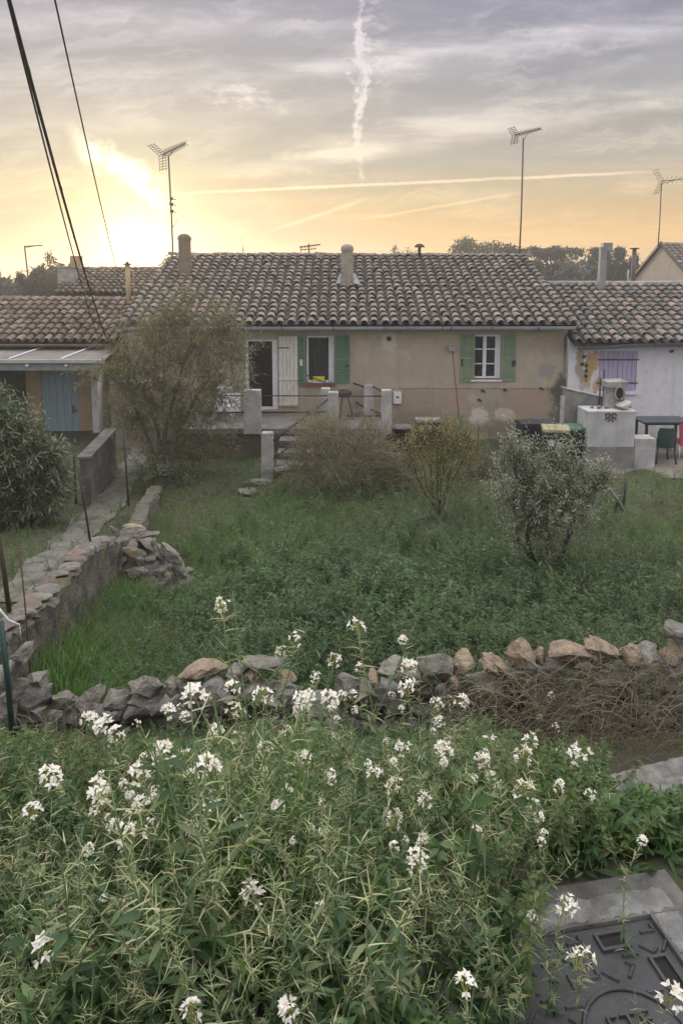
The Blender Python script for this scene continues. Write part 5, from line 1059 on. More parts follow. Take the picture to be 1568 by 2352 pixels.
def rocket(seed, H=.5, nl=14, npod=26, nbr=3, podmi=1):
    """stem (0), pods (1), leaves (2)"""
    rng = np.random.default_rng(seed); st, fo = MB(), MB(); C = stemcurve(rng, H)
    st.tube(C, np.linspace(.0026,.0013,9)*H/.5, 5)
    def dress(C, n_p, n_l, s):
        if n_p:
            t = np.sort(rng.uniform(.40, .95, n_p)); D = radial(rng, n_p, .05, .75); P = along(C, t)
            blades(st, P, D, rng.uniform(.030,.055,n_p)*s, np.full(n_p,.0034)*s, rng.uniform(-.15,.5,n_p), rng, podmi, 3)
        if n_l:
            t = rng.uniform(.02, .75, n_l)**1.2; D = radial(rng, n_l, -.1, .7); P = along(C, t)
            leaves(fo, P, D, rng.uniform(.032,.068,n_l)*s*(1.15-.5*t), rng.uniform(.009,.018,n_l)*s, rng, 0, .35, .35, 2)
    dress(C, npod, nl, 1)
    for b in range(nbr):
        t0 = rng.uniform(.15, .6); p = along(C, np.array([t0]))[0]; d = radial(rng, 1, .5, 1.0)[0]; l = H*rng.uniform(.3,.55); tt = np.linspace(0,1,6)[:,None]
        B = p+d*l*tt+np.array([0,0,.25])*l*tt**2; st.tube(B, np.linspace(.0022,.001,6), 4); dress(B, npod//3, nl//4, .8)
    return st, fo, C[-1]
def flowerhead(seed, nf=13, r=.0245):
    rng = np.random.default_rng(seed); m = MB(); n = nf; k = np.arange(n); a = k*2.399; e = np.linspace(1.25, -.25, n)+rng.normal(size=n)*.15
    D = np.stack([np.cos(a)*np.cos(e), np.sin(a)*np.cos(e), np.sin(e)], 1); P = D*np.array([1,1,1.15])*(r*rng.uniform(.65,1.1,n))[:,None]
    for i in range(n): m.tube([np.array([0,0,-.022]), P[i]*.8, P[i]], .0008, 3, 1, caps=False)
    Dn, Sd, U = fr(D+np.array([0,0,.25]), np.tile([.1,.2,1.], (n,1)))
    for q in range(4):
        an = q*math.pi/2+rng.uniform(-.3,.3,n); X = Sd*np.cos(an)[:,None]+U*np.sin(an)[:,None]; d = unit(X+Dn*rng.uniform(.25,1.0,n)[:,None])
        leaves(m, P, d, rng.uniform(.012,.0165,n), rng.uniform(.008,.0108,n), rng, 0, .25, .15, 1, .4)
    nb = 7; B = radial(rng, nb, .6, 1.5)*r*.55
    for b in B:
        V, Fc = ICO[1]; m.add(V*np.array([.0022,.0022,.0036])+b+[0,0,.003], Fc, 1, True)
    return m
HEADS = [(512,1392,35),(820,1443,42),(676,1470,30),(644,1500,30),(925,1470,24),(765,1518,38),(826,1537,28),(940,1532,36),(725,1557,26),(937,1582,46),(533,1580,38),(445,1598,60),(606,1603,50),(385,1635,38),(537,1635,45),(700,1610,50),(757,1608,46),(787,1598,22),(1005,1620,26),(1060,1612,36),(205,1652,36),(238,1668,46),(266,1684,38),(497,1680,38),(545,1700,40),(375,1728,50),(475,1762,62),(325,1778,55),(118,1785,55),(440,1788,38),(226,1820,55),(230,1862,48),(75,1864,45),(322,1848,40),(300,1922,60),(262,1898,34),(490,1866,50),(560,1896,44),(440,1905,36),(640,1856,38),(925,1720,36),(1020,1728,42),(1105,1750,44),(1125,1708,34),(1215,1705,38),(1200,1740,45),(1330,1735,48),(860,1780,38),(905,1810,42),(975,1840,36),(905,1885,40),(1205,1824,50),(1355,1830,30),(1475,1930,24),(1275,1672,18),(1238,1650,16),(955,1983,52),(580,2058,58),(738,2092,34),(290,2072,32),(240,2062,20),(105,2180,66),(1300,2085,50),(1222,2105,24),(1332,2205,60),(1067,2262,52),(1542,2290,62),(663,2316,52),(438,2324,56),(1562,1860,30),(610,1720,36),(700,1740,34),(660,1690,34)]
NAMED = {(512,1392):'tallest rocket plant, its pinkish-white head standing alone against the green garden',(820,1443):'rocket plant with a white head high above the middle of the wall',(765,1518):'rocket plant whose double white head overlaps the gap in the stone wall',(445,1598):'rocket plant with a large two-tiered white head in front of the grey boulders',(606,1603):'rocket plant with a full rounded white head below the thin flat wall slab',(105,2180):'large loose white flower head at the lower left, nearest the left edge',(580,2058):'rocket plant with a dense white ball of flowers above broad grass blades',(955,1983):'rocket plant with a lone white head amid seed pods, left of the cover',(1332,2205):'rocket plant whose white cluster hangs over the iron cover',(1300,2085):'rocket plant with a loose white cluster over the back edge of the cover frame',(1542,2290):'rocket plant with large white flowers at the lower right corner over the cover',(1067,2262):'rocket plant with three white blooms left of the iron cover',(663,2316):'white-headed rocket plant at the bottom edge, right one of two',(438,2324):'white-headed rocket plant at the bottom edge, left one of two',(475,1762):'rocket plant with a wide flat-topped white head left of centre',(1205,1824):'rocket plant with a broad white head in the leafy green clump at right',(937,1582):'rocket plant with a cascading white head in front of the tan wall stones'}
_r = np.random.default_rng(19)
for _ in range(70):
    HEADS.append((int(_r.uniform(190,1340)), int(_r.uniform(1590,1960)), int(_r.uniform(16,28))))
def rockets():
    var = [rocket(100+i, .5, 9, 30, 2) for i in range(7)]; vm = [(s.mesh('rocket_stem', [L_stem, L_pod]), f.mesh('rocket_foliage', [L_blue]), tip) for s, f, tip in var]
    hm = [flowerhead(200+i, [9,12,8,13,10,7][i]).mesh('flower_head', [L_petal, L_bud]) for i in range(6)]
    rng = np.random.default_rng(6)
    for i, (px, py, dp) in enumerate(HEADS):
        best = None
        for Y in np.arange(1.15, 4.7, .03):
            P = at(px, py, Y); h = P[2]-float(ground(P[0], Y)); k = mpp(py, Y)
            e = abs(math.log(dp*k/.064))+6*max(0, .26-h)+4*max(0, h-.72)
            if best is None or e < best[0]: best = (e, P, h, k)
        _, P, h, k = best; sm, fm, tip = vm[i % 7]; s = max(h, .22)/.5; a = rng.uniform(0, 6.28)
        if P[2] < -.9 and px > 1100: pass
        lab = NAMED.get((px, py)); o = bpy.data.objects.new('rocket_plant', sm); COL.objects.link(o); o.rotation_euler = (0,0,a); o.scale = (s,s,s); T = rotz(a) @ tip*s; o.location = tuple(P-T)
        tag(o, lab or 'white-flowered rocket plant in the tangle of stems before the low stone wall', 'wildflower', 'named rocket plants' if lab else 'white rocket plants in the foreground patch')
        f = bpy.data.objects.new('foliage', fm); COL.objects.link(f); f.parent = o
        hd = bpy.data.objects.new('flower_head', hm[int(rng.integers(6))]); COL.objects.link(hd); hd.parent = o; hs = dp*k/.056/s; hd.scale = (hs,hs,hs); hd.location = tuple(tip); hd.rotation_euler = (rng.normal()*.35, rng.normal()*.35, rng.uniform(0,6.28))
rockets()
EDGE_X = [-50,0,150,260,400,560,700,850,960,1100,1180,1260,1370,1420,1500,1620]; EDGE_Y = [1670,1670,1680,1700,1680,1640,1640,1670,1660,1635,1690,1700,1690,1840,1870,1870]
def undergrowth():
    rng = np.random.default_rng(31)
    def scatter(n, y0=1.0, y1=5.0, h=.35, mask=None, over=0):
        Y = y0+(y1-y0)*rng.random(n)**.85; X = (rng.random(n)*2-1)*(.56*Y+.25); Z = ground(X, Y); P = np.stack([X,Y,Z], 1)
        hh = h*np.exp(rng.normal(size=n)*.22)*np.interp(Y,[1.0,1.5,4.2,5],[.7,1,1,.6])*(1+.32*np.sin(X*4.1+1.3*np.sin(Y*2.2))*np.sin(Y*3.7+X*1.9)); px, py, d = proj(P+np.array([0,0,1])*hh[:,None]); bx, by, _ = proj(P)
        ok = py > np.interp(px, EDGE_X, EDGE_Y)+over
        cover = (bx > 1205) & (by > 2035) | (px > 1300) & (py > 2085)
        kerb = (px > 1385) & (py < 1860) & (Y > 2.3)
        kerb2 = (bx > 1360) & (Y > 3.3)
        ok &= ~cover & ~kerb & ~kerb2
        if mask is not None: ok &= mask(px, py)
        return P[ok], hh[ok]
    def plant(name, label, cat, protos, mats, P, hh, H0, tilt=.25):
        m = MB(); k = len(protos); w = rng.integers(k, size=len(P))
        for j in range(k):
            q = w == j
            if q.any(): inst(m, protos[j], P[q], hh[q]/H0, rng.uniform(0,6.28,q.sum()), rng.normal(size=q.sum())*tilt, rng)
        return tag(m.build(name, mats), label, cat, None, 'stuff')
    def merged(i, **k):
        s, f, _ = rocket(i, **k); m = MB(); m.merge(s); b = m.nv; m.V.append(np.concatenate(f.V)); m.Fs += [(ff+b, 2, sm) for ff, _, sm in f.Fs]; m.nv += len(m.V[-1]); return m
    P, hh = scatter(1300, h=.36); plant('seeding_rocket', 'thicket of tan-podded stems among the white flowers', 'undergrowth', [merged(300+i, nl=22, npod=40, nbr=4) for i in range(7)], [L_stem, L_pod, L_blue], P, hh, .5)
    # leafy low growth
    def leafy(i, n=26, H=.3, ln=(.028,.060), wd=(.011,.022)):
        r = np.random.default_rng(i); m = MB(); C = stemcurve(r, H, .3); m.tube(C, np.linspace(.003,.0012,9), 4, 0); t = r.uniform(0,1,n); leaves(m, along(C, t), radial(r, n, -.2, .8), r.uniform(*ln, n)*(1.1-.4*t), r.uniform(*wd, n), r, 1, .4, .35, 2); return m
    P, hh = scatter(1500, h=.25, over=10); plant('leafy_undergrowth', 'low dark leaves filling the ground between the flower stems', 'undergrowth', [leafy(400+i) for i in range(6)], [L_stem, L_weed], P, hh, .3, .35)
    P, hh = scatter(3200, h=.22, mask=lambda px, py: (px > 1080) & (py < 2060) | (px < 330) & (py < 1850)); plant('small_leaved_herb', 'bright small-leaved herbs crowding the right and left of the flower patch', 'undergrowth', [leafy(420+i, 44, .3, (.022,.042), (.009,.016)) for i in range(5)], [L_stem, leafmat('herb_leaf', [(.08,.13,.035),(.11,.16,.05),(.06,.105,.03),(.15,.18,.07)], .4, .5)], P, hh, .3, .3)
    n = 1300; Y = rng.uniform(1.95, 3.1, n); X = rng.uniform(.55, 1.9, n); P = np.stack([X, Y, ground(X,Y)], 1); hh = rng.uniform(.06,.17,n); bx, by, _ = proj(P); px, py, _ = proj(P+np.array([0,0,1])*hh[:,None]); ok = ~((bx > 1150) & (by > 2050)) & (px > 1180) & (py > np.where(px > 1370, 1815, 1720)); P, hh = P[ok], hh[ok]
    plant('creeping_herb', 'low bright herbs between the iron cover and the concrete kerb', 'undergrowth', [leafy(440+i, 44, .3, (.05,.10), (.018,.034)) for i in range(5)], [L_stem, leafmat('creeper_leaf', [(.07,.14,.04),(.10,.18,.055),(.06,.115,.04),(.14,.20,.08)], .4, .5)], P, hh, .3, .4)
    # coarse grass tufts
    tf = MB(); 
    for (px, py, Y, n, L_) in [(600,2180,1.7,46,.62),(560,2140,1.8,30,.6),(680,2190,1.65,34,.55),(490,2240,1.5,30,.5),(640,2290,1.45,30,.5),(300,2330,1.4,14,.3),(1010,2210,1.55,12,.3),(820,2250,1.5,14,.3),(900,2300,1.4,14,.26),(150,2280,1.45,14,.3),(1120,2330,1.4,10,.22)]:
        b = at(px, py, Y); b[2] = float(ground(b[0], Y)); q = b+np.stack([rng.normal(size=n)*.07, rng.normal(size=n)*.07, np.zeros(n)], 1); e = rng.uniform(.8,1.45,n); a = rng.uniform(0,6.28,n)
        blades(tf, q, np.stack([np.cos(a)*np.cos(e), np.sin(a)*np.cos(e), np.sin(e)], 1), rng.uniform(.6,1.1,n)*L_, rng.uniform(.011,.020,n), rng.uniform(.05,.4,n), rng, 0, 5)
    tag(tf.build('coarse_grass', L_grass2), 'broad bright grass blades near the bottom of the picture', 'grass', None, 'stuff')
    st = MB(); n = 46
    for k in range(n):
        px = rng.uniform(1205, 1445); b = at(px, 2078-(px-1205)*.10-rng.uniform(0,35), 1.95); b[2] = float(ground(b[0], b[1]))
        a = rng.uniform(-.8,.8)+1.57; e = rng.uniform(.5,1.2); leaves(st, b[None], np.array([[math.cos(a)*math.cos(e), math.sin(a)*math.cos(e)*.4-.2, math.sin(e)]]), rng.uniform(.09,.15), rng.uniform(.020,.034), rng, 0, .45, .25, 2)
    tag(st.build('strap_leaves', leafmat('strap_leaf', [(.07,.13,.035),(.09,.15,.04),(.055,.11,.04)], .35, .35)), 'ribbed strap-shaped green leaves lining the back of the cover frame', 'undergrowth', None, 'stuff')
    # low creeping cover over the bare soil
    n = 14500; Y = 1.0+4.2*rng.random(n); X = -(.56*Y+.5)+rng.random(n)*(1.18*Y+1.6); P = np.stack([X, Y, ground(X,Y)], 1); bx, by, _ = proj(P); ok = ~((bx > 1170) & (by > 2035)) & ((bx < 1000) | (by > 1745) | (rng.random(n) < .25)) & ~((bx > 1370) & (by < 1830) & (by > 1725)); P = P[ok]; n = len(P)
    D = radial(rng, n, .1, 1.2); cc = MB(); leaves(cc, P+np.array([0,0,.01]), D, rng.uniform(.03,.075,n), rng.uniform(.010,.024,n), rng, 0, .4, .3, 2)
    tag(cc.build('ground_cover', L_weed), 'low creeping leaves covering the soil under the flowers', 'undergrowth', None, 'stuff')
    # dry straw caught in between
    n = 700; P, hh = scatter(n, h=.22); n = len(P); P = P+np.array([0,0,1])*(hh*rng.uniform(.5,1.2,n))[:,None]; D = radial(rng, n, -.3, .7)
    tag(blades(MB(), P, D, rng.uniform(.05,.16,n), rng.uniform(.002,.0045,n), rng.uniform(-.3,.6,n), rng, 0, 4).build('dry_straw', L_dryg), 'dry pale straws caught in the undergrowth', 'undergrowth', None, 'stuff')
    # brambles on the wall
    m = MB(); 
    for k in range(900):
        px = 985+600*rng.random()**.8; y0 = np.interp(px, [980,1150,1300,1600],[1600,1560,1560,1540]); py = y0+rng.random()*(170+60*(px > 1380)); Y = rng.uniform(4.3,5.08); p = at(px, py, Y); p[2] = max(p[2], float(ground(p[0],Y))+.02)
        d = unit(np.array([rng.normal(), rng.normal()*.25, rng.normal()*.5])); l = rng.uniform(.12,.42); t = np.linspace(0,1,5)[:,None]; c = p+d*l*(t-.5)+np.array([0,0,.25*l])*(1-4*(t-.5)**2)+rng.normal(size=(5,3))*.008
        m.tube(c, rng.uniform(.0010,.0024), 3, caps=False)
    for px in np.linspace(1000, 1560, 26):
        p = at(px+rng.normal()*8, 1610, 4.95); q = at(px+rng.normal()*60, np.interp(px,[1000,1600],[1520,1470]), 5.0); t = np.linspace(0,1,6)[:,None]; m.tube(p+(q-p)*t+np.array([0,-.05,.04])*(4*t*(1-t)), .0024, 3, caps=False)
    for k in range(90):
        px = 30+190*rng.random(); py = 1640+120*rng.random(); p = at(px, py, 4.6); d = unit(rng.normal(size=3)*[1,.4,.8]); t = np.linspace(0,1,5)[:,None]; m.tube(p+d*.3*(t-.5)+rng.normal(size=(5,3))*.012, .002, 3, caps=False)
    tag(m.build('dry_brambles', L_dry), 'tangle of dry brown bramble stems over the right half of the stone wall', 'brambles', None, 'stuff')
undergrowth()
def wall_x(y): return np.interp(y, GW[:,1], GW[:,0])
def garden_growth():
    rng = np.random.default_rng(41)
    def pts(n, y0, y1, pw=1.0, left=False):
        u = rng.random(n); Y = 1/((1-u)/y0**pw+u/y1**pw)**(1/pw); X = -.52*Y-.3+rng.random(n)*(1.10*Y+2.0); 
        ok = (X > wall_x(Y)+.12) if not left else ((X < wall_x(Y)-.12) & (np.abs(X-np.interp(Y,[8.6,10.5,12.5,15,17,19],[-4.15,-4.35,-4.6,-4.8,-5.0,-5.25])) > .22+rng.normal(size=n)*.14))
        ok &= ~((np.hypot(X+2.78, (Y-9.9)) < .75)) & ~((X > -4.4) & (X < 1.35) & (Y > 18.5)) & ~((X > 6.4) & (Y > 17.0)) & ~((X>6.2)&(X<9.0)&(Y>17.0))
        X, Y = X[ok], Y[ok]; return np.stack([X, Y, ground(X, Y)], 1)
    P = pts(140000, 5.55, 20.5, .8); n = len(P); Y = P[:,1]; pn = np.sin(P[:,0]*1.9+np.sin(Y*1.3)*1.5)*np.cos(Y*1.1+P[:,0]*.6); D = unit(np.stack([rng.normal(size=n)*.55+.15*pn, rng.normal(size=n)*.55, np.ones(n)], 1))
    ln = rng.uniform(.12,.30,n)*(1+.35*pn)*np.interp(Y,[5.5,7,12,20],[.9,1,1,.8]); m = MB(); blades(m, P, D, ln, .0045+.0009*Y*rng.uniform(.6,1.3,n), rng.uniform(.15,.75,n), rng, 0, 3)
    tag(m.build('garden_grass', L_grass), 'rough green grass covering the garden', 'grass', None, 'stuff')
    # long soft grass on the left of the garden
    P = pts(26000, 5.6, 11.5, .8); k = P[:,0] < -.35*P[:,1]*.35-.25+rng.normal(size=len(P))*.25; P = P[k]; n = len(P); D = unit(np.stack([rng.normal(size=n)*.8, rng.normal(size=n)*.6, np.ones(n)*.9], 1)); m = MB()
    blades(m, P, D, rng.uniform(.25,.5,n), rng.uniform(.005,.010,n), rng.uniform(.35,.9,n), rng, 0, 4); tag(m.build('long_grass', L_grass2), 'long soft bright grass along the foot of the garden wall', 'grass', None, 'stuff')
    # rank growth along the foot of the garden wall
    n = 5200; Y = rng.uniform(5.5, 13, n); X = wall_x(Y)+.14+np.abs(rng.normal(size=n))*.22; P = np.stack([X, Y, ground(X,Y)], 1); P = P[np.hypot(X+2.78, Y-9.9) > .72]; n = len(P); D = unit(np.stack([rng.normal(size=n)*.4-.1, rng.normal(size=n)*.5, np.ones(n)], 1)); m = MB()
    blades(m, P, D, rng.uniform(.25,.60,n), rng.uniform(.007,.014,n), rng.uniform(.1,.6,n), rng, 0, 4); tag(m.build('wall_foot_grass', L_grass), 'tall rank grass against the face of the garden wall', 'grass', None, 'stuff')
    # weeds
    def weed(i, H=.4, n=30, ln=(.028,.06), wd=(.011,.021)):
        r = np.random.default_rng(i); m = MB(); 
        for b in range(3):
            C = stemcurve(r, H*r.uniform(.6,1), .3); m.tube(C, np.linspace(.004,.0015,9), 3, 0, caps=False); t = r.uniform(.1,1,n); leaves(m, along(C, t), radial(r, n, -.1, .9), r.uniform(*ln, n), r.uniform(*wd, n), r, 1, .35, .3, 1)
        return m
    pr = [weed(500+i) for i in range(7)]
    P = pts(6200, 5.6, 17, .9); px, py, _ = proj(P+[0,0,.3]); dn = np.interp(px, [0,350,520,800,1100,1600],[.12,.2,.6,1.0,1.0,.9])*np.interp(py,[1100,1220,1330,1480,1600],[.35,.6,.9,1,.8]); P = P[rng.random(len(P)) < dn]; n = len(P)
    px, py, _ = proj(P); H = np.exp(rng.normal(size=n)*.22)*np.interp(px,[300,600,1000,1500],[.7,1.0,1.05,.9])*np.interp(P[:,1],[5.5,6.2,8,12,17],[.55,.8,1.15,1,.8]); m = MB(); w = rng.integers(7, size=n)
    for j in range(7):
        q = w == j; inst(m, pr[j], P[q], H[q], rng.uniform(0,6.28,q.sum()), rng.normal(size=q.sum())*.2, rng)
    tag(m.build('garden_weeds', [L_stem, leafmat('garden_weed_leaf', [(.075,.145,.052),(.10,.18,.068),(.13,.21,.09),(.065,.12,.047),(.19,.24,.13)], .45, .5, (.075,.12,.055), .7)]), 'knee-high leafy weeds thick through the middle of the garden', 'weeds', None, 'stuff')
    # dry stems standing in the weeds
    P = np.vstack([pts(2600, 5.6, 17, .9), np.stack([rng.uniform(2.6,5.2,900), rng.uniform(7.5,11.5,900), np.zeros(900)], 1)]); P[:,2] = ground(P[:,0], P[:,1]); px, _, _ = proj(P); P = P[(rng.random(len(P)) < np.interp(px,[0,400,1200,1400,1600],[.3,.6,.6,1,1]))]; n = len(P)
    D = unit(np.stack([rng.normal(size=n)*.5, rng.normal(size=n)*.4, np.ones(n)], 1)); m = MB(); blades(m, P, D, rng.uniform(.3,.75,n), rng.uniform(.005,.009,n), rng.uniform(-.1,.5,n), rng, 0, 4); tag(m.build('dry_stems', L_dry), 'thin dry brown stems standing in the weeds at the right of the garden', 'weeds', None, 'stuff')
    # verge beyond the wall on the left
    P = pts(42000, 6.0, 20, .8, True); n = len(P); D = unit(np.stack([rng.normal(size=n)*.7, rng.normal(size=n)*.7, np.ones(n)], 1)); m = MB(); blades(m, P, D, rng.uniform(.08,.24,n), .006+.0008*P[:,1], rng.uniform(.2,.7,n), rng, 0, 3)
    w = pts(1600, 6.0, 16, .9, True); wi = rng.integers(7, size=len(w)); tag(m.build('verge_grass', L_grass), 'grass and clover beside the worn path', 'grass', None, 'stuff'); m = MB()
    for j in range(7):
        q = wi == j; inst(m, pr[j], w[q], rng.uniform(.35,.75,q.sum()), rng.uniform(0,6.28,q.sum()), rng.normal(size=q.sum())*.2, rng)
    tag(m.build('verge_weeds', [L_stem, L_weed]), 'low leafy weeds beside the worn path', 'weeds', None, 'stuff')
garden_growth()
# ------------------------------------------------------------------ trees and shrubs
def branch(mb, a, b, r0, r1, rng, wob=.06, n=7, sides=6, mi=0):
    a, b = np.array(a, float), np.array(b, float); t = np.linspace(0,1,n)[:,None]; l = np.linalg.norm(b-a); p = a+(b-a)*t+np.cumsum(rng.normal(size=(n,3)),0)*wob*l*.12*np.sin(math.pi*t); p[:,2] += (l*.10*np.sin(math.pi*t))[:,0]
    mb.tube(p, r0+(r1-r0)*t[:,0], sides, mi); return p
def shrub(name, label, cat, base, lobes, trunks, ntw, lpt, lsize, lmat, wmat, seed, twl=(.25,.5), updir=.5, droop=.2, detail=1, tr=.05, tw_r=.004, group=None, gap=.0, spread=.6, limbs=26):
    """lobes: ellipsoids (centre, radii, weight) filled with twigs carrying leaves; trunks: list of polylines"""
    rng = np.random.default_rng(seed); r = empty(name, base, label, cat, group); wood, fol = MB(), MB(); ends = []
    for tk in trunks:
        tk = np.array(tk, float); n = 9; t = np.linspace(0, len(tk)-1, n); p = np.stack([np.interp(t, range(len(tk)), tk[:,k]) for k in range(3)], 1); p[1:-1] += rng.normal(size=(n-2,3))*.018
        wood.tube(p, np.linspace(tr, tr*.42, n)*rng.uniform(.85,1.1), 8); ends += [p[-1], p[-3], p[-5]]
    ends = np.array(ends); wsum = sum(l[2] for l in lobes); P, D = [], []
    for c, rad, w in lobes:
        k = int(ntw*w/wsum); u = unit(rng.normal(size=(k,3)))*(rng.random((k,1))**.42); P.append(np.array(c)+u*np.array(rad)); D.append(unit(u*np.array([1,1,.8])*spread*2+np.array([0,0,updir])+rng.normal(size=(k,3))*.35))
    P, D = np.vstack(P), np.vstack(D)
    if gap: 
        f = np.sin(P[:,0]*5.1/gap+1.3*np.sin(P[:,2]*4/gap))*np.sin(P[:,2]*5.7/gap+P[:,1]*3/gap); k = f > -.35+rng.normal(size=len(P))*.25; P, D = P[k], D[k]
    n = len(P); TL = rng.uniform(*twl, n)
    for q in rng.choice(n, min(limbs, n), replace=False):
        e = ends[np.argmin(np.linalg.norm(ends-P[q], axis=1)+rng.random(len(ends))*.3)]; branch(wood, e, P[q], tr*.38, tw_r*1.3, rng, .5, 7, 5)
    T = np.linspace(0,1,4)
    for q in range(n): wood.tube(P[q]+D[q]*(TL[q]*(T-.25))[:,None]-np.array([0,0,1])*(droop*TL[q]*T**2)[:,None], np.linspace(tw_r, tw_r*.35, 4), 3, caps=False)
    t = np.tile(np.linspace(.02,1,lpt), (n,1))+rng.normal(size=(n,lpt))*.04; pos = P[:,None]+D[:,None]*(TL[:,None]*(t-.25))[...,None]-np.array([0,0,1])*(droop*TL[:,None]*t**2)[...,None]
    _, S1, U1 = fr(D, np.tile([0,0,1.],(n,1))); a = np.arange(lpt)[None]*2.4+rng.uniform(0,6.28,(n,1)); rad_ = S1[:,None]*np.cos(a)[...,None]+U1[:,None]*np.sin(a)[...,None]
    dl = D[:,None]*rng.uniform(.3,1.1,(n,lpt))[...,None]+rad_*.9-np.array([0,0,droop*.8])
    pos, dl = pos.reshape(-1,3), dl.reshape(-1,3); N_ = len(pos); leaves(fol, pos, dl, rng.uniform(.7,1.15,N_)*lsize[0], rng.uniform(.75,1.2,N_)*lsize[1], rng, 0, .25, .25, detail)
    wood.build('branches', wmat, r); fol.build('foliage', lmat, r); return r
def B(px, py, Y, rx, ry, w=1, dy=None):
    k = mpp(py, Y); return (at(px, py, Y), (rx*k, (dy if dy else (rx+ry)/2)*k, ry*k), w)
def G(px, Y):
    p = at(px, 1150, Y); p[2] = float(ground(p[0], Y)); return p
def plants():
    Y = 16.6; b = G(372, Y)
    shrub('garden_tree', 'loose grey-green multi-stemmed tree hiding the left part of the tan house', 'tree', b,
        [B(405,850,Y,135,105,3),B(455,765,Y,75,65,1.3),B(430,700,Y,26,50,.4),B(385,740,Y,30,45,.4),B(520,740,Y,35,30,.3),B(325,800,Y,75,80,1.4),B(300,880,Y,55,50,.7),B(500,880,Y,62,85,1),B(380,930,Y,110,55,1.2),B(215,858,Y,30,18,.22),B(320,965,Y,60,45,.5),B(450,970,Y,70,40,.5),B(400,1020,Y,80,30,.35),B(545,800,Y,30,50,.35)],
        [[b+[.0,0,-.1],at(366,1020,Y),at(352,965,Y),at(330,900,Y)],[b+[.05,0,-.1],at(378,1000,Y),at(395,930,Y),at(420,840,Y)],[b+[-.08,.1,-.1],at(352,1040,Y),at(330,980,Y),at(300,920,Y)],[b+[.12,.1,-.1],at(402,1000,Y),at(440,930,Y),at(480,870,Y)]],
        1900, 13, (.145,.024), L_tree, bark, 61, (.35,.80), .85, .28, tr=.06, tw_r=.005, gap=.75, spread=.85)
    Y = 13.2; b = G(40, Y)
    shrub('oleander_bush', 'dense dark oleander bush with long narrow leaves at the left edge', 'bush', b,
        [B(20,1040,Y,90,85,2.6),B(-30,970,Y,90,65,1.8),B(90,1075,Y,48,62,1.2),B(10,1110,Y,110,70,1.6),B(70,1150,Y,85,45,1.2),B(-20,1180,Y,110,50,1.2)],
        [[b,at(30,1080,Y),at(0,980,Y)],[b,at(60,1080,Y),at(80,990,Y)],[b,at(90,1090,Y),at(120,1030,Y)]], 1350, 17, (.16,.028), L_olea, bark, 62, (.30,.55), .9, .12, tr=.04)
    Y = 9.6; b = G(1240, Y)
    shrub('olive_tree', 'small grey-green olive tree with dark twisted trunks and upright shoots', 'tree', b,
        [B(1255,1170,Y,100,70,3),B(1190,1150,Y,58,60,1.1),B(1325,1150,Y,55,50,1),B(1250,1110,Y,95,30,.8),B(1185,1075,Y,24,30,.25),B(1300,1085,Y,32,26,.25),B(1245,1250,Y,80,40,.6),B(1365,1115,Y,28,20,.3),B(1240,1310,Y,60,25,.2)]+[B(x,y,Y,12,h,.16) for x,y,h in ((1150,1075,30),(1172,1040,40),(1205,1060,35),(1240,1065,28),(1275,1050,36),(1303,1045,40),(1335,1085,28),(1385,1100,20))],
        [[b+[-.12,0,-.1],at(1212,1300,Y),at(1188,1230,Y),at(1178,1150,Y)],[b+[-.06,.05,-.1],at(1218,1290,Y),at(1212,1220,Y),at(1225,1140,Y)],[b+[.04,0,-.1],at(1258,1300,Y),at(1262,1220,Y),at(1285,1140,Y)],[b+[.08,.05,-.1],at(1275,1300,Y),at(1300,1230,Y),at(1340,1150,Y)]],
        1350, 21, (.064,.0125), L_olive, bark_d, 63, (.22,.50), 1.6, .03, tr=.042, tw_r=.003, gap=.42, spread=.45, limbs=34)
    Y = 13.5; b = G(1010, Y)
    shrub('yellowing_shrub', 'open shrub of upright stems with sparse yellow-green leaves in mid garden', 'shrub', b,
        [B(1010,1050,Y,80,75,2),B(1000,985,Y,55,30,.7),B(950,1030,Y,40,50,.6),B(1060,1030,Y,45,50,.8),B(1020,1120,Y,60,40,.8)],
        [[b,at(1000+d*.4,1120,Y),at(1000+d,1010,Y)] for d in (-75,-45,-20,5,30,55,80)], 900, 9, (.048,.024), L_yel, bark_d, 64, (.22,.42), 1.0, .1, tr=.014, tw_r=.0035, gap=.5)
    Y = 15.4; b = G(780, Y)
    shrub('bare_shrub', 'mostly bare grey-brown twiggy shrub in front of the terrace steps', 'shrub', b,
        [B(790,1040,Y,115,75,2.5),B(730,1000,Y,55,45,1),B(850,1020,Y,55,65,1),B(790,1100,Y,130,35,1.2),B(690,1060,Y,40,45,.7),B(900,1080,Y,40,45,.6)],
        [[b+[d*.004,0,0],at(790+d*.4,1090,Y),at(790+d,1010,Y)] for d in (-110,-80,-45,-15,20,55,90)], 1350, 6, (.058,.02), leafmat('dull_leaf', [(.15,.16,.07),(.11,.125,.055),(.18,.16,.085)], .3, .6), surf('grey_twigs', (.33,.29,.20), (.22,.19,.135), 9, .95, .2), 65, (.35,.70), .9, .15, tr=.012, tw_r=.0065, limbs=40)
    Y = 15.9; b = G(905, Y)
    shrub('dry_scrub', 'low straw-coloured scrub between the bare shrub and the yellowing shrub', 'shrub', b, [B(905,1070,Y,60,45,1.5),B(870,1095,Y,60,28,1),B(945,1090,Y,45,30,.8)], [[b,at(905+d*.5,1095,Y),at(905+d,1050,Y)] for d in (-50,-20,15,45)], 520, 4, (.05,.017), L_yel, bark, 70, (.3,.6), .9, .2, tr=.01, tw_r=.005)
    Y = 16.6; b = G(1115, Y)
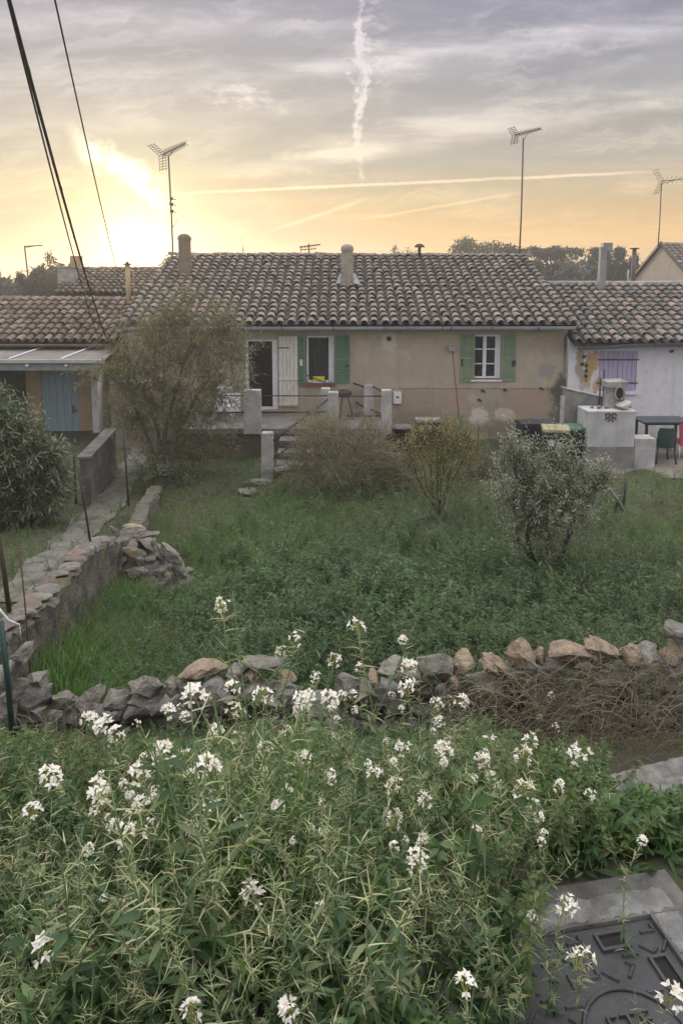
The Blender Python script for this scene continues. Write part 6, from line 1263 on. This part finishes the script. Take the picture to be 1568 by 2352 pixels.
    shrub('dry_scrub', 'grey-brown scrub at the foot of the tan wall left of the bins', 'shrub', b, [B(1115,1060,Y,50,40,1.4),B(1150,1085,Y,45,28,1),B(1080,1085,Y,40,28,.8)], [[b,at(1115+d*.5,1085,Y),at(1115+d,1040,Y)] for d in (-35,0,30)], 430, 5, (.05,.018), leafmat('scrub_leaf', [(.16,.16,.08),(.12,.13,.065),(.20,.17,.10)], .3, .6), bark, 71, (.3,.55), .9, .2, tr=.01, tw_r=.005)
    Y = 17.0; b = G(735, Y)
    shrub('climbing_greenery', 'yellow-green climber heaped over the foot of the handrail', 'climber', b, [B(735,975,Y,38,28,1),B(720,1005,Y,40,25,.6)], [[b,at(725,1020,Y),at(735,985,Y)]], 120, 9, (.05,.026), L_yel, bark_d, 66, (.15,.3), .6, .2, tr=.012)
    Y = 17.3; b = G(450, Y)
    shrub('bramble_bush', 'drooping dull-green bramble bush against the dark terrace wall', 'bush', b, [B(430,1040,Y,75,45,1.4),B(490,1010,Y,55,32,.8),B(360,1060,Y,50,40,.8)], [[b,at(440,1050,Y),at(460,1010,Y)]], 330, 7, (.065,.026), leafmat('bramble_leaf', [(.09,.10,.05),(.07,.085,.04),(.13,.125,.07)], .3, .6), surf('bramble_wood', (.15,.13,.10), (.10,.085,.07), 9, .95, .2), 67, (.35,.7), .5, .5, tr=.01, tw_r=.004)
    Y = 18.4; b = G(1052, Y)
    shrub('wall_plant', 'dark green leafy plant growing below the wall lamp of the tan house', 'plant', b, [B(1050,1000,Y,24,42,1),B(1065,1040,Y,40,28,.7)], [[b,at(1050,1000,Y)]], 110, 8, (.06,.026), L_weed, bark_d, 68, (.15,.3), .9, .1, tr=.008)
    Y = 12.5; b = G(415, Y)
    shrub('weedy_clump', 'leafy clump at the foot of the garden tree beside the wall', 'bush', G(350,15.4), [B(350,1085,15.4,45,30,1),B(400,1090,15.8,45,22,.7)], [[G(350,15.4),at(350,1090,15.4)]], 190, 9, (.085,.022), L_olea, bark_d, 69, (.2,.35), 1.0, .3, tr=.008)
plants()
def far_tree(label, cx, pyt, pyb, w, Y, seed, kind='pine', n=1500, name='pine_tree', leafs=.34):
    """trunk with limbs and a crown of many small clumps"""
    rng = np.random.default_rng(seed); p = at(cx, pyb, Y); zb = float(ground(p[0], Y)); top = at(cx, pyt, Y)[2]; k = mpp(pyt, Y); W_ = w*k; r = empty(name, (p[0], Y, zb), label, 'tree', 'trees beyond the roofs'); H = top-zb; wood, fol = MB(), MB()
    cl = []
    if kind == 'umbrella':
        for _ in range(13): cl.append((rng.uniform(-.5,.5)*W_*.85, rng.uniform(-.4,.4)*W_, zb+H*rng.uniform(.87,.97), W_*rng.uniform(.10,.19), H*rng.uniform(.035,.065)))
        for _ in range(4): cl.append((rng.uniform(-.5,.5)*W_*.8, rng.uniform(-.4,.4)*W_, zb+H*rng.uniform(.64,.78), W_*rng.uniform(.06,.11), H*.035))
    elif kind == 'cypress': cl = [(0,0,zb+H*q,W_*.5*(1.02-q)*1.2+.1,H*.09) for q in np.linspace(.12,.96,11)]
    else:
        for _ in range(18):
            a = rng.uniform(0,6.28); q = rng.random(); cl.append((math.cos(a)*W_*.42*math.sqrt(rng.random()), math.sin(a)*W_*.4, zb+H*(.50+.46*q), W_*rng.uniform(.14,.24)*(1.15-.45*q), H*rng.uniform(.06,.11)))
    wood.tube([(p[0],Y,zb-.2),(p[0]+rng.normal()*.15,Y,zb+H*.4),(p[0]+rng.normal()*.2,Y,zb+H*.85)], [W_*.035+.06,W_*.028+.05,.05], 7)
    for c in cl[:12]: branch(wood, (p[0],Y,zb+H*rng.uniform(.35,.65)), (p[0]+c[0],Y+c[1],c[2]), W_*.014+.03, .02, rng, .4, 6, 5)
    m = n//len(cl)
    for c in cl:
        u = unit(rng.normal(size=(m,3)))*(rng.random((m,1))**.45); P = np.array([p[0]+c[0],Y+c[1],c[2]])+u*np.array([c[3],c[3],c[4]]); leaves(fol, P, unit(rng.normal(size=(m,3))), rng.uniform(.6,1.4,m)*leafs, rng.uniform(.5,1.1,m)*leafs*.6, rng, 0, .2, .3, 1)
    wood.build('trunk', bark_d, r); fol.build('crown', L_pine, r)
def far():
    far_tree('broad dark round-topped tree just right of the mushroom vent', 1090, 545, 640, 150, 70, 1, 'round', 4200, 'broad_tree', .32)
    far_tree('dark pine right behind the tall slim aerial', 1190, 565, 642, 105, 72, 2, 'round', 3000)
    far_tree('flat-topped umbrella pine left of the pale flue', 1262, 566, 642, 135, 74, 3, 'umbrella', 3000)
    far_tree('isolated umbrella pine with sky showing under its crown, behind the roof flue', 1385, 571, 642, 96, 74, 4, 'umbrella', 2000)
    far_tree('small round tree between the two flues', 1440, 588, 642, 44, 70, 5, 'round', 1000, 'round_tree')
    far_tree('slender pale young tree left of the slim dark flue', 1418, 592, 642, 16, 72, 6, 'cypress', 300, 'young_tree', .25)
    far_tree('low tree tops showing over the ridge left of the vent', 930, 575, 645, 66, 70, 7, 'round', 1300, 'low_tree')
    far_tree('bushy tree with holes in its crown at far left', 118, 586, 680, 78, 52, 8, 'round', 2600, 'broad_tree', .25)
    far_tree('rounder dark tree at far left, behind the thin aerial mast', 72, 610, 680, 62, 50, 9, 'round', 1700, 'round_tree', .22)
    far_tree('small dark tree behind the warm-coloured chimney at left', 175, 592, 680, 52, 54, 10, 'round', 1200, 'round_tree', .24)
    far_tree('thin dark cypress at the left edge', 3, 622, 690, 9, 60, 11, 'cypress', 500, 'cypress_tree', .2)
    far_tree('slender leafless-looking tree top above the ridge, left of the double aerial', 560, 556, 640, 22, 60, 12, 'cypress', 160, 'young_tree', .16)
    rng = np.random.default_rng(91); m = MB()
    for (x0, x1, y0, hh, Y) in ((1000,1600,612,.9,95),(1180,1470,618,.7,82),(-60,170,648,.6,70),(560,1010,628,.5,95)):
        n = int((x1-x0)*9); px = rng.uniform(x0, x1, n); t = at(784, y0, Y)[2]; X = (px-784)/F*Y*1.0; yy = Y+rng.uniform(-5,5,n); z0 = ground(X, yy); top = t+.6*np.sin(X*.45+Y)+.45*np.sin(X*1.13)+.3*np.sin(X*2.9); P = np.stack([X, yy, z0+(top-z0)*rng.random(n)**.55], 1)
        leaves(m, P, unit(rng.normal(size=(n,3))), rng.uniform(.5,1.2,n), rng.uniform(.4,.8,n), rng, 0, .2, .3, 1)
    tag(m.build('distant_woods', L_pine), 'dark band of distant woodland behind the roofs', 'woods', None, 'stuff')
far()

def haze():
    m = bpy.data.materials.new('evening_haze'); m.use_nodes = True; t = m.node_tree; t.nodes.clear(); N = NT(t); o = N.n('ShaderNodeOutputMaterial'); v = N.n('ShaderNodeVolumePrincipled')
    v.inputs['Color'].default_value = (.93,.92,.92,1); v.inputs['Density'].default_value = HAZE; v.inputs['Anisotropy'].default_value = .55; t.links.new(v.outputs[0], o.inputs['Volume']); m.cycles.homogeneous_volume = True
    hz = MB().bb(-262, 262, -32, 423, -7, 9.2).build('haze', m); hz['kind'] = 'stuff'; hz['label'] = 'thin evening haze over the gardens and roofs'
HAZE = .0027
haze()
